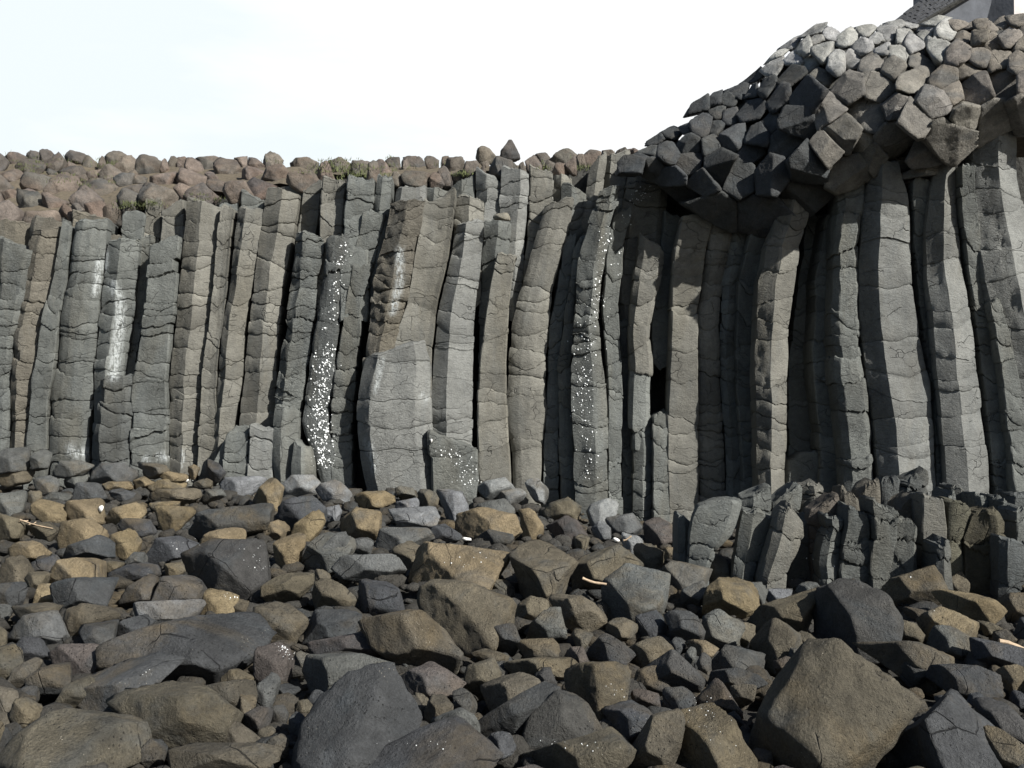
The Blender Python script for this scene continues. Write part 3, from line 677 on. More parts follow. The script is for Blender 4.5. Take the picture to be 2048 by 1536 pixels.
B = '''
5 y|170,1160 200,1080 270,1048 395,1090 390,1180 300,1195|tan boulder with mossy left shoulder, beside the flat white pebble boulder
5 y|395,1100 410,1060 540,1045 600,1080 620,1195 390,1190|tan boulder carrying a small white pebble on its right edge
5 y|625,1190 640,1100 700,1060 790,1070 850,1125 800,1170 680,1195|tan boulder with pitted left corner in the upper left beach
5 y|912,1110 980,1085 1080,1090 1140,1150 1040,1230 950,1230 915,1170|pale tan boulder with flat round top in the upper left beach
5 y|870,1110 900,1080 1000,1060 1090,1075 1100,1095 980,1085|low tan rock tucked behind the flat topped pale tan boulder
5 b|860,990 1150,985 1170,1040 1100,1075 900,1070 850,1020|wide tan slab with a ragged dark hollow near the wall foot
5 y|600,960 660,940 770,945 785,985 640,995|long low tan stone at the wall foot on the left
5 y|780,935 850,915 900,950 800,985|small tan stone wedged at the wall foot below the white stain
5 y|850,950 990,930 1090,950 1080,985 880,990|flat tan stone beside two white scraps
5 y|1100,860 1140,845 1168,865 1150,905 1110,920 1090,895|upright oval tan cobble against the wall foot
5 y|920,900 1000,885 1090,890 1110,930 930,935|flat tan stone directly under the upright oval cobble
5 b|1150,950 1200,915 1260,940 1250,985 1130,985|brown wedge stone right of the white scraps
5 l|1290,945 1340,920 1500,905 1555,915 1470,1000 1300,1015|pale grey slab leaning on the bright ochre boulder
5 y|1460,1060 1480,1000 1530,940 1610,925 1660,980 1665,1060 1640,1100 1500,1075|bright ochre upright boulder below the brick jointed stubs
5 l|1645,940 1680,905 1820,905 1900,950 1850,1010 1720,1035 1660,1000|pale rounded block at the foot of the sparkling column
5 l|1840,1010 1930,935 2000,960 2060,1010 2070,1060 1940,1045|pale two faced block right of the pale rounded block
5 n|1600,1130 1640,1090 1800,1030 1910,1090 1900,1160 1790,1230 1700,1230 1610,1190|large slate grey boulder with tan lower right corner
5 g|1170,1040 1230,990 1300,985 1320,1030 1180,1060|grey stone between tan slab and bright ochre boulder
5 n|410,1060 470,970 540,950 590,990 620,1040 560,1050|slate coloured leaning slab in the upper left
5 n|640,1000 740,985 790,1010 770,1050 640,1040|dull blue stone under the long low tan stone
5 k|1060,1200 1130,1160 1250,1110 1480,1080 1600,1150 1590,1200 1490,1250 1300,1270 1200,1290 1100,1260|wide dark ragged boulder with glints and a black overhung end
8 y|350,190 380,110 480,80 560,90 660,150 690,220 500,210 360,260|broad tan boulder behind the smooth slate lens
8 y|640,190 760,140 810,170 825,220 780,300 690,310 660,260|tan rounded boulder touching the slate lens
8 n|345,280 400,230 560,180 660,210 690,260 680,310 520,330 380,310|smooth slate lens shaped stone leaning on tan boulders
8 n|620,120 760,78 870,90 910,160 840,175 700,150|slate wedge left of the pale tan flat topped boulder
8 n|790,270 860,200 1040,185 1150,230 1160,265 1100,310 950,335 900,290|dark slab with three white glints
8 y|1165,230 1200,190 1330,135 1440,155 1445,190 1300,215 1180,260|low tan dome behind the big dark glinting boulder
8 k|1070,390 1160,290 1280,200 1440,190 1560,220 1610,290 1610,400 1500,540 1400,560 1240,500 1200,420|big dark boulder speckled with glints, centre left
8 y|1600,220 1680,165 1790,170 1750,260 1720,350 1640,370 1610,290|ochre boulder squeezed right of the big dark glinting boulder
8 g|1730,290 1790,220 1900,160 2048,190 2080,250 2044,310 1930,370 1830,385 1750,340|grey green blocky boulder in the middle beach
8 y|1700,150 1870,30 1900,90 1800,200|tan flank rock under the large slate grey boulder
8 y|50,290 60,230 130,210 230,225 290,290 270,310 120,310|small tan dome near the left edge, above the olive boulder
8 b|0,320 100,300 180,340 190,400 150,480 60,450 -40,430 -40,340|olive boulder cut by the left frame edge
8 n|185,380 210,320 330,295 350,330 310,395 210,405|dark blue grey stone right of the olive boulder
8 y|300,420 320,350 370,310 470,310 600,370 640,430 400,430 330,500|wide tan boulder with soft hump in the left beach
8 b|150,440 170,390 300,400 250,480 190,510|brown rock with broken lower side under the blue grey stone
8 n|290,560 310,480 420,425 560,425 680,470 690,590 500,610 330,590|flat charcoal slab below the wide tan humped boulder
8 n|680,530 740,480 870,410 930,430 940,550 820,560 710,550|dark wedge slab left of the box shaped slab
8 n|880,545 885,415 960,410 1200,460 1230,500 1210,560 1060,565|box shaped slate slab with a squared left end
8 l|700,650 720,570 860,560 1150,565 1190,590 1160,650 880,660|low pale slab under the box shaped slate slab
8 n|640,410 740,350 870,340 940,390 860,410 700,440|thin dark wedge right of the wide tan humped boulder
8 b|580,340 640,325 730,345 690,385 620,390|small brown stone above the thin dark wedge
8 g|730,340 790,280 860,275 870,340 760,350|grey prism broken from a column, left of the three glint slab
8 b|940,350 1060,330 1090,380 1040,415 950,400|orange brown stone at the tip of the big dark glinting boulder
8 n|-40,470 80,455 150,500 130,560 60,590 -40,570|charcoal boulder on the left edge
8 b|50,640 80,590 230,575 360,610 340,650 90,680|long brown rock above the cracked round boulder
8 g|0,740 80,650 200,615 330,630 390,720 400,790 330,840 120,830 20,800|round grey boulder crossed by fine cracks, left edge
8 b|380,680 400,620 500,575 620,600 690,660 560,680 440,780 400,740|brown hooded rock right of the round cracked boulder
8 n|440,790 500,700 560,675 690,680 680,790 600,850 520,830|dark angular block left of the huge smooth slab
8 n|680,780 690,690 750,645 860,660 910,680 820,760 700,790|dark small block at the upper corner of the huge smooth slab
8 n|610,830 830,750 940,690 1200,650 1430,660 1600,770 1560,840 1420,900 1280,960 1250,1000 1000,900 700,860|huge smooth blue grey slab lying tilted in the left foreground
8 b|1520,560 1610,545 1720,590 1800,690 1690,790 1620,800 1590,700 1480,650|brown boulder split by a vertical dark crack
8 b|1510,550 1570,480 1700,400 1800,405 1835,460 1720,570 1610,550|dull brown boulder above the split one
8 b|1820,400 1850,375 1920,380 1935,430 1860,455 1830,440|fist sized brown stone under the grey green blocky boulder
9 b|-110,600 -100,520 -40,450 60,430 150,480 190,560 180,620 60,610|rounded olive brown boulder beside the long charcoal slab
9 n|-200,800 -110,700 0,610 60,590 180,610 210,740 100,780 -50,790|dark slab pierced by a square hollow
8 r|1440,890 1500,840 1620,810 1720,860 1720,960 1680,1040 1560,1000 1480,960|dark boulder crusted with white flecks on its crown
8 b|1270,1000 1300,965 1390,960 1480,1010 1490,1050 1280,1050|small brown lump below the huge smooth slab
8 n|160,1040 190,970 260,930 400,940 440,1000 430,1060 330,1080 210,1075|slate lens with pale lower edge at the far left
8 r|300,930 400,810 480,800 560,830 650,920 640,990 500,1000 380,960|reddish mottled boulder left of the huge smooth slab
8 b|-40,850 80,820 130,900 100,960 -40,1010|brown grey boulder cut off by the left frame, lower
8 n|80,850 130,770 240,790 310,860 250,880 150,920|dark wedge stone under the round cracked boulder
8 b|50,1040 90,960 170,900 240,930 170,1000 160,1040|brown strip of rock left of the far left slate lens
8 n|450,1170 520,1050 700,960 830,880 900,880 1020,950 1070,1010 850,1100 650,1160 600,1200|long plum grey slab sloping down to the left
8 b|640,1180 760,1110 930,1030 1060,1015 1200,1080 1260,1180 1400,1260 1290,1300 1000,1420 850,1350 830,1230|broad olive slab with a shallow dent, lower left
8 b|1180,1060 1300,1035 1490,1050 1500,1100 1400,1160 1390,1260 1260,1200|greenish brown rock right of the broad olive slab
8 b|1395,1240 1400,1120 1500,1065 1500,1140 1470,1200 1440,1290 1380,1280|narrow upright brown splinter near the pointed grey one
8 g|1500,1020 1560,985 1640,1060 1600,1180 1490,1190|pointed grey stone above the reddish cobble
8 n|1600,1110 1610,1060 1680,1045 1760,1090 1700,1130 1620,1135|small black boxy stone right of the pointed grey stone
8 r|1430,1240 1470,1180 1560,1160 1600,1200 1570,1290 1470,1310|reddish brown cobble in the lower left hollow
8 b|280,1190 360,1070 520,1010 560,1040 480,1100 440,1170 330,1190|tilted tan brown rock left of the long plum slab
8 b|-40,1060 100,1080 110,1140 40,1190 -40,1180|brown cube cut by the left frame edge
8 y|60,1220 110,1150 200,1130 240,1170 230,1230 120,1280 80,1270|small yellowish round stone, lower left
8 b|30,1400 100,1300 270,1200 430,1200 830,1240 850,1420 830,1536 100,1560 0,1460|enormous flat olive grey slab filling the bottom left
8 b|1000,1430 1040,1390 1200,1375 1500,1380 1640,1440 1630,1560 1000,1560|dark brown pitted boulder at the bottom edge, left of centre
8 b|1250,1330 1290,1260 1400,1290 1520,1370 1400,1385 1250,1370|thin orange brown slab above the bottom pitted boulder
8 b|1560,1390 1640,1345 1690,1380 1690,1440 1640,1480|small brown stone beside the bottom pitted boulder
8 n|1690,1290 1720,1210 1780,1230 1820,1300 1790,1350 1710,1320|blackish rounded stone in the dark pit lower centre left
9 n|-190,1480 -110,1260 0,1150 120,1020 340,950 390,960 420,1100 560,1280 560,1310 380,1380 250,1480 100,1560 -180,1560|giant navy black boulder with brushed facets, bottom centre left
9 g|-130,1060 -110,960 -40,880 100,890 200,870 400,940 360,960 120,1010 20,1060 -80,1100|grey brown cracked boulder behind the giant navy boulder
9 r|-100,800 20,770 200,745 380,780 400,860 320,880 100,850 0,880|speckled reddish slab above the grey brown cracked boulder
9 n|190,620 200,540 210,430 300,415 430,470 500,560 490,600 400,620 260,640|long charcoal slab left of the large two part boulder
9 g|30,400 70,320 150,290 420,290 470,400 300,430 60,420|grey slab with ragged underside, upper middle
9 g|0,200 60,160 140,200 160,290 60,380 -20,390 -60,300|grey green slab right of the grey green blocky boulder
9 y|75,160 85,60 150,10 330,10 350,60 340,190 250,200 130,165|big ochre block below the low ochre dome
6 y|170,1050 200,1010 330,1000 410,1050 400,1095 220,1085|low ochre dome sitting on the big ochre block
6 l|345,1170 350,1110 480,1095 610,1090 670,1140 660,1200 600,1230 400,1210|light grey cracked block right of the big ochre block
6 l|410,1110 430,1060 500,1040 550,1060 560,1095 430,1115|white salted stone on top of the light grey cracked block
6 g|410,1000 450,970 520,985 550,1040 440,1040|grey stone resting against the huge bulging block
6 l|650,990 800,990 840,1090 830,1130 745,1190 710,1120|pale upright prism lying below the speckled low block
6 l|880,1010 950,950 1070,920 1110,975 1000,1000 930,1030|pale domed slab at the wall foot in the centre
6 l|930,1030 1000,990 1120,985 1175,1020 1170,1060 1100,1070|pale smooth slab just under the domed slab
6 g|830,1130 900,1070 1050,1045 1110,1110 1100,1150 950,1100 850,1140|grey slanted slab above the big ochre saddle boulder
6 l|1170,980 1190,925 1250,940 1310,1000 1310,1050 1230,1035|pale triangular slab leaning on the barrel column foot
9 y|760,110 830,50 940,15 1030,20 1110,60 1150,170 1080,215 900,210 830,175|big ochre saddle shaped boulder, upper centre
9 k|880,200 920,160 1000,115 1060,130 1105,190 1080,225 920,220|small dark hump in front of the ochre saddle boulder
9 n|600,160 640,110 720,110 800,180 760,205 620,175|small slate stone left of the ochre saddle boulder
9 g|350,150 370,130 600,140 640,200 600,240 330,255 290,250|flat grey slab under the light grey cracked block
9 y|1130,30 1220,20 1280,120 1230,180 1150,190 1150,100|dull ochre block right of the saddle boulder
6 b|1270,1110 1340,1040 1420,1035 1500,1100 1500,1150 1340,1165 1290,1140|olive grey faceted boulder near the wall foot
6 r|1290,1220 1320,1180 1400,1145 1460,1150 1535,1260 1420,1275 1300,1250|pinkish grey boulder below the olive faceted one
6 l|1530,1120 1560,1080 1660,1045 1700,1060 1720,1110 1640,1180 1560,1210|two toned cube with white right face near the wall
6 g|1640,1160 1700,1120 1800,1130 1860,1190 1790,1260 1690,1240|grey hexagonal boulder right of the two toned cube
6 r|1845,1230 1870,1190 1970,1155 2048,1200 2065,1260 1920,1320 1850,1290|shaded grey brown boulder under the low flat topped column
6 l|1555,1220 1610,1175 1670,1210 1680,1270 1600,1290|small pale grey stone beside the pinkish boulder
9 y|490,470 520,380 600,215 700,210 900,240 1060,290 1090,340 1060,400 980,480 900,480 750,470 580,490|large tan crest of the two part boulder in the centre
9 b|545,600 560,480 640,440 850,450 980,490 1080,540 1115,600 1100,690 870,725 800,805 700,740|dark brown lower bulk under the large tan crest
9 b|1080,460 1075,330 1110,210 1200,190 1330,200 1440,240 1480,300 1420,380 1360,560 1310,575 1180,540 1100,500|large rough brown boulder right of the tan crest
9 b|1420,470 1440,340 1540,290 1720,235 1830,290 1860,350 1730,430 1640,490 1550,530 1440,500|tan brown boulder with a dry stick lying on it
9 g|1620,600 1640,500 1700,430 1830,350 1930,370 2015,440 1990,560 1900,610 1830,650 1700,670 1640,640|round grey boulder with a lit upper right, beside the stick
A g|-60,520 -70,400 0,330 100,345 225,370 200,440 60,470 0,530|greenish tan flat boulder below the stub cluster
9 b|1120,600 1200,540 1290,535 1310,590 1240,660 1150,710 1110,680|brown grooved rock below the large rough boulder
9 g|1180,760 1220,680 1300,600 1400,600 1440,680 1430,780 1360,800 1200,790|smooth grey egg shaped boulder, centre
9 b|1310,590 1400,540 1500,525 1560,560 1650,700 1580,740 1450,700 1420,620|brown fin shaped rock right of the smooth egg
9 k|940,770 1000,710 1110,695 1170,740 1180,790 1090,860 1000,820|dark crumpled boulder beside the black gap
9 b|195,660 300,625 490,620 570,650 700,750 800,870 790,930 740,930 580,970 490,900 400,790 280,720|long tawny slab with reddish torn lower edge
9 b|1090,860 1180,790 1300,780 1390,850 1390,885 1200,880|flat brown slab below the smooth egg boulder
9 r|1400,880 1420,830 1500,830 1540,900 1560,940 1430,930|reddish shaded stone left of the plum diamond
9 n|1510,860 1540,800 1640,755 1760,770 1815,830 1740,900 1620,920|plum grey diamond shaped flat stone
9 b|1440,820 1480,720 1510,710 1570,760 1560,790 1470,840|little brown stone above the plum diamond
9 b|1640,740 1670,680 1760,660 1830,700 1820,750 1700,770|little tan brown stone below the round grey boulder
9 b|1770,910 1760,870 1840,810 1950,770 2010,830 2040,860 1880,880 1820,930|rough knobbly tan rock right of the plum diamond
A k|-160,910 -120,860 0,855 80,900 175,1010 170,1040 60,1090 0,1080 -100,980|rounded dark grey boulder with sparkly grain, centre right
9 b|850,870 900,840 1010,850 1080,890 1010,920 950,930|small brown slab under the dark crumpled boulder
9 b|1010,940 1060,890 1250,880 1440,900 1495,950 1400,1010 1240,1000 1100,1010|wide boulder with a pale frosted rim
9 b|805,1060 850,930 890,890 960,900 1030,980 1030,1010 920,1020 860,1100|fissured tan rock left of the frosted rim boulder
9 r|430,980 580,970 690,920 740,960 820,1010 740,1100 600,1110 450,1020|brown grey slab below the long tawny slab
9 b|910,1200 930,1080 1040,1020 1150,985 1230,1020 1265,1070 1130,1120 960,1190|tan boulder with crossed cracks, lower centre
9 k|1215,1000 1250,950 1310,950 1340,1000 1360,1040 1280,1060 1220,1040|small black round stone in front of the frosted rim
9 b|1390,1090 1400,1010 1500,940 1650,930 1700,925 1770,960 1790,1070 1770,1180 1620,1240 1500,1150|cube like boulder with white barnacles on its right face
9 b|590,1290 580,1200 620,1110 690,1120 750,1190 680,1240 620,1310|brown wedge standing right of the giant navy boulder
9 g|620,1250 700,1220 800,1195 870,1230 905,1300 880,1430 830,1400 780,1260|pale olive rounded boulder, bottom centre
9 n|900,1330 880,1220 1000,1170 1200,1090 1370,1040 1390,1080 1270,1150 1230,1200 1000,1340|long plum beam of rock, lower centre
9 k|1160,1340 1200,1230 1340,1100 1390,1095 1530,1170 1640,1290 1400,1320 1180,1370|smooth dark pyramid boulder, lower centre
9 b|1060,1560 1080,1460 1160,1390 1330,1350 1500,1310 1680,1300 1780,1350 1810,1420 1770,1560|large brown speckled boulder at the bottom centre
9 n|90,1560 200,1490 400,1370 600,1290 750,1255 780,1270 830,1430 1010,1510 1030,1560|broad grey sloping boulder on the bottom edge, white flecks
9 n|930,1430 960,1350 1020,1330 1100,1360 1130,1410 1030,1460 970,1480|small dark box stone in the bottom centre gap
9 r|1790,1100 1830,1080 1950,1110 1980,1190 1870,1160 1780,1150|flat reddish stone right of the barnacled cube
9 n|1620,1260 1750,1210 1780,1150 1870,1145 1930,1200 1920,1260 1800,1350 1700,1300|plum grey slab below the barnacled cube
A b|-290,1560 -240,1440 -180,1320 -140,1260 0,1200 60,1300 -60,1460 -100,1560|shaggy dark brown boulder left of the pointed olive one
A y|-70,1560 -20,1290 90,1190 190,1150 280,1170 400,1330 470,1480 480,1560|pointed olive tan boulder at the bottom edge
A b|390,1300 500,1120 700,950 900,850 960,810 1020,860 1200,970 1400,1050 1200,1130 1100,1260 1020,1450 900,1560 650,1500 540,1400|giant peaked brown boulder in the right foreground
A n|1020,1430 1070,1300 1180,1130 1340,1070 1400,1060 1560,1160 1720,1300 1850,1420 1870,1560 1050,1560|huge dark boulder with a smooth lit right face, bottom right
A n|1400,1030 1480,980 1650,940 1900,935 1920,960 1880,1050 1720,1110 1600,1070|dark low boulder crossed by a crack, right
A y|1880,1070 1920,960 2000,935 2070,950 2080,1070 1920,1095|rough tan boulder on the right frame edge
A n|1530,1160 1600,1110 1700,1130 1730,1180 1680,1240 1600,1220|small slate stone right of the giant peaked boulder
A k|1760,1200 1850,1150 1900,1140 1980,1250 2080,1290 2080,1420 1900,1330 1800,1280|dark shelf rock near the right frame edge
A b|1700,1300 1760,1270 1900,1310 2040,1400 2090,1560 1870,1560 1820,1400|brown tan boulder in the bottom right corner
A k|810,680 830,570 880,490 980,440 1130,450 1220,500 1300,600 1310,700 1320,790 1200,850 1050,860 900,840 820,780|great round boulder with a sunken rough face
A b|390,640 560,570 700,530 860,470 870,500 820,640 810,700 650,750 460,690|long brown boulder left of the great round one
A y|150,560 190,480 270,420 400,480 500,580 380,640 320,650 220,610|tan boulder with a dark eye like pit
A b|1190,470 1250,420 1350,400 1500,350 1580,400 1600,500 1500,560 1380,590 1280,540|orange speckled boulder right of the great round one
A y|1500,590 1600,520 1700,505 1860,530 1920,600 1800,690 1720,650 1620,600|dull tan boulder with pits near the right edge
A y|1430,740 1450,650 1520,600 1640,610 1770,680 1775,780 1720,800 1560,720 1470,790|tan green flanked boulder behind the lit triangle
A g|1490,800 1570,710 1680,740 1760,800 1680,870 1600,850|slate triangle with lit right side, right foreground
A k|1230,940 1300,880 1400,860 1500,920 1520,960 1400,1030 1270,960|dark pentagon shaped stone above the cracked low boulder
A b|1060,850 1200,840 1400,800 1500,820 1620,870 1660,930 1500,960 1400,1020 1150,920|wide brown boulder behind the dark pentagon
A k|210,960 240,870 310,825 460,835 530,880 510,970 350,990 240,1000|dark block with orange right end
A k|140,900 170,865 220,890 210,1000 160,1000 130,940|small black stone left of the orange ended block
A g|60,870 80,830 130,850 130,900 80,920|small grey pebble beside the small black stone
A n|-60,640 20,620 130,650 180,740 130,810 70,800 0,760|slate boulder split by a vertical crack, centre right
A y|60,790 180,790 260,830 220,870 130,865|thin tan stone under the split slate boulder
A n|240,990 380,955 500,990 540,1040 430,1080 330,1070 200,1050|dark slab below the orange ended block
A b|330,1080 480,1050 470,1130 380,1155 340,1110|orange tinted stone above the pointed olive boulder
A r|110,1100 230,1030 270,1020 340,1130 400,1210 350,1210 200,1150|grey boulder streaked with fine white lines
A g|660,890 680,840 740,845 790,890 720,935|small pale grey stone on the flank of the giant peaked boulder
A b|1920,430 1930,370 1970,340 2070,400 2080,540 1960,470|tan streaked boulder on the right edge, under the stubs
A g|1700,230 1760,240 1930,330 1920,480 1770,480 1700,340|tall grey fin with lit face below the stub cluster
A k|1380,600 1470,610 1490,640 1420,660 1340,640|crumbly dark stone right of the great round boulder
A b|1780,700 1840,680 1920,720 1880,750 1790,755|small brown stone below the dull tan pitted boulder
A k|1870,770 1930,725 2000,790 1960,815 1880,810|small charcoal wedge near the right edge
A n|1690,870 1800,790 2080,840 2080,930 1800,930|flat dark shelf near the right edge, beside driftwood
A g|30,580 80,490 200,440 190,490 140,575|pale grey wedge left of the tan eye boulder
A g|130,300 200,285 300,310 350,400 340,440 210,430 150,350|grey smooth boulder against the front cluster
A g|380,460 480,450 550,540 520,600 480,560|grey slab between the eye boulder and the front cluster
A l|540,490 690,490 650,550 560,570|pale flat slab in front of the stub cluster
A g|700,520 760,470 860,440 880,470 720,535|narrow grey slab touching the long brown boulder
A b|0,80 60,75 85,130 30,160 -10,150|small brown block left of the stub cluster
A g|-10,170 60,165 75,200 10,210|flat grey chip left of the stub cluster
A k|1430,330 1460,290 1540,300 1640,370 1620,430 1500,420|shaded dark block at the cluster foot
A k|1580,240 1690,235 1700,330 1600,330|dark square stone beside the tall grey fin
5 g|-40,1000 60,960 150,1000 150,1070 60,1150 -40,1130|large grey fractured block at the far left wall foot
5 g|380,930 420,885 500,880 525,930 470,980 390,970|domed grey block at the left wall foot
5 g|320,830 450,820 540,860 480,890 400,910 330,900|grey wedge block under the white stained joint
5 g|530,840 700,835 800,870 770,930 620,940 530,900|wide grey ledge block at the left wall foot
5 g|200,940 300,910 340,960 330,1010 220,1010|squarish grey block in the left rubble
5 g|240,1030 330,1005 420,1020 400,1060 290,1060|flat grey block below the squarish grey one
5 b|-40,890 100,870 180,890 190,930 60,960 -40,940|dull brown block in the left rubble
5 g|-40,770 150,745 170,860 -40,880|broad cracked grey block at the left edge of the wall foot
5 g|180,755 300,760 270,860 180,850|narrow grey block in the left rubble by the white stain
5 g|810,830 960,830 985,880 850,915|grey block with a white run at the wall foot
5 n|1180,880 1210,810 1280,830 1320,900 1280,945 1190,930|dark pentagonal block left of the brick jointed stubs
5 b|-40,1150 80,1130 160,1200 140,1270 -40,1300|dull brown boulder left of the bleached stick
5 b|160,1190 280,1180 350,1240 300,1290 170,1260|dull boulder under the bleached stick
'''
COLW = {'y': 'tan', 'b': 'brown', 'g': 'grey', 'k': 'dark', 'n': 'slate', 'l': 'pale', 'r': 'reddish'}
TRACED = []
MARKS = []
CUTS = set('with carrying beside below behind under on in at by touching tucked wedged directly right left leaning resting squeezed cut crossed crusted speckled lying sitting standing sloping above near split pierced between against'.split())
def sub_near(label):
    w = label.split(',')[0].split()
    for i, x in enumerate(w):
        if i > 1 and x in CUTS: w = w[:i]; break
    return ' '.join(w[:7])
SPECIAL = {'huge smooth blue grey slab': dict(nedge=9, front=[(.05, 1.0, .9), (-.5, .6, .95), (.5, .7, 1.0)], tf=.3, amp=.018, extra=2, k=60),
    'great round boulder': dict(nedge=11, k=26, amp=.05, extra=2),
    'smooth dark pyramid': dict(nedge=8, front=[(-.5, .35, .85), (.75, .45, .85), (0, -.3, 1)], k=90, amp=.015, extra=1, side=(.05, .3)),
    'huge dark boulder with a smooth lit': dict(nedge=9, front=[(-2.2, -.6, .14), (.6, .7, .8)], k=110, amp=.028, extra=3),
    'dark brown lower bulk': dict(nedge=8, front=[(-.6, -.55, .8), (.5, -.2, .9)]), 'large tan crest': dict(nedge=8, front=[(.1, .9, .75), (-.9, -.1, .95)]),
    'giant peaked brown': dict(nedge=9, front=[(-.25, .55, .75), (.65, .35, .9)], k=90, amp=.03, extra=3),
    'giant navy black': dict(nedge=9, front=[(-.3, .75, .72), (.85, .3, .8)], k=90, amp=.04, extra=3),
    'broad grey sloping': dict(nedge=9, front=[(-.3, .85, .75), (.6, .4, .9)], k=80, amp=.025, extra=2),
    'enormous flat olive': dict(nedge=9, front=[(.0, 1.1, .75), (.7, .3, .95)], k=80, amp=.022, extra=2),
    'barnacled': dict(), 'cube like boulder': dict(nedge=8, front=[(-1.3, .1, .85), (.7, .3, .75)], k=80, extra=2),
    'two toned cube': dict(front=[(-.5, .1, .8), (.95, .3, .7)], k=140, extra=0, amp=.01),
    'pale upright prism': dict(front=[(-.5, .3, .8), (.55, .35, .7)], k=140, extra=0, amp=.015),
    'box shaped slate': dict(front=[(-.9, .1, .95), (.2, .75, .75)], k=140, extra=1, amp=.015),
    'tall grey fin': dict(front=[(.5, .35, .6), (-.9, 0, .6)], k=140, extra=1, amp=.015)}
CC = {k_: tuple(t * .80 for t in v_) for k_, v_ in CC.items()}
def tone_at(c, y):
    f = min(max((y - 1160) / 240, 0), 1) * (.75 if c == 'y' else (.3 if c in 'lb' else 0)); d = CC['b'] if c == 'y' else CC['k']
    return tuple(a * (1 - f) + b_ * f for a, b_ in zip(CC[c], d))
def build_boulders():
    n = 0
    for line in B.strip().splitlines():
        h, pts, lab = line.split('|')
        org, c = h.split()
        ox, oy = ORG[org]
        pl = [tuple(float(t) for t in p.split(',')) for p in pts.split()]
        pl = [(ox + a / 2.925, oy + b / 2.925) for a, b in pl]
        xs = [p[0] for p in pl]; ys = [p[1] for p in pl]
        cx, cy = (min(xs) + max(xs)) / 2, (min(ys) + max(ys)) / 2; hh = max(ys) - min(ys); ww = max(xs) - min(xs)
        Y = field_Y(cx, cy + .35 * hh)
        if org == '5' and cy < 975: Y = min(Y, wallY(cx) - .45)
        Y = min(Y, wallY(cx) - .4)
        op = dict(extra=2, nedge=random.Random(n+9).choice([5, 6, 7]), k=random.Random(n).choice([60, 90, 140]), amp=random.Random(n + 5).uniform(.02, .045))
        if c in 'lgn': op.update(k=110, amp=.018)
        for key, v in SPECIAL.items():
            if key in lab: op.update(v)
        o = rock('boulder', pl, Y, tone_at(c, cy), 5000 + n * 37, scale=1.03, **op)
        tag(o, lab, 'boulder', 'boulders of the beach')
        TRACED.append((hull2(pl), Y)); MARKS.append((sub_near(lab), cx, cy))
        n += 1
def inside(h, x, y, m=0.0):
    d = 1e9
    for i in range(len(h)):
        a = h[i]; b = h[(i + 1) % len(h)]
        ex, ey = b[0] - a[0], b[1] - a[1]; L = math.hypot(ex, ey)
        if L < 1e-6: continue
        d = min(d, ((x - a[0]) * -ey + (y - a[1]) * ex) / L)
    return d
TOPX = [0, 200, 420, 560, 720, 860, 1030, 1200, 1340, 1380, 1480, 1800, 1900, 2048]
TOPY = [950, 965, 965, 965, 985, 990, 990, 1035, 1045, 1060, 1170, 1170, 1060, 1050]
def blob(r, cx, cy, rx, ry, n=8):
    a0 = r.random() * 6.28
    return [(cx + rx * math.cos(a0 + i * 6.283 / n + r.uniform(-.25, .25)) * r.uniform(.8, 1.1), cy + ry * math.sin(a0 + i * 6.283 / n + r.uniform(-.25, .25)) * r.uniform(.8, 1.1)) for i in range(n)]
def build_fill():
    names = [m[0] for m in MARKS]
    MARKS[:] = [m for m in MARKS if names.count(m[0]) == 1 and 3 <= len(m[0].split()) <= 6]
    r = random.Random(42); placed = []; objs = []
    for rad, tries in ((40, 3000), (28, 5000), (19, 9000), (13, 12000)):
        for _ in range(tries):
            x = r.uniform(-60, 2110); y = r.uniform(940, 1600)
            if y < np.interp(x, TOPX, TOPY) + rad * .3: continue
            rr = rad * r.uniform(.85, 1.25)
            if any(math.hypot(x - a, (y - b) * 1.25) < (rr + c) * .86 for a, b, c in placed): continue
            if any(inside(h, x, y) > -rr * .55 for h, _ in TRACED): continue
            placed.append((x, y, rr))
    placed = placed[:114]
    for i, (x, y, rr) in enumerate(placed):
        c = r.choice(('bybgynby' if y < 1260 and x < 1150 else 'bbgnkynr') if y > 1130 else 'yybglyyb')
        if x > 1400 and c == 'y': c = 'b'
        pl = blob(r, x, y, rr * 1.22, rr * .98, r.choice([5, 6, 7]))
        Y = min(field_Y(x, y + rr * .6) + .1, wallY(x) - .35)
        o = rock('boulder', pl, Y, tone_at(c, y), 20000 + i * 31, extra=2, nedge=6, amp=.045, k=r.choice([50, 80, 120]), level=4 if rr > 18 else 3, drop=.35, fit=1.04)
        sz = 'medium' if rr > 30 else ('small' if rr > 20 else 'tiny')
        b = say('boulder', sz, COLW[c], x, y, MARKS)
        mk = min(MARKS, key=lambda m: (m[1] - x) ** 2 + ((m[2] - y) * 1.2) ** 2)
        tag(o, b, 'boulder', 'boulders of the beach'); objs.append((o, b, math.hypot(x - mk[1], y - mk[2])))
    settle(objs)

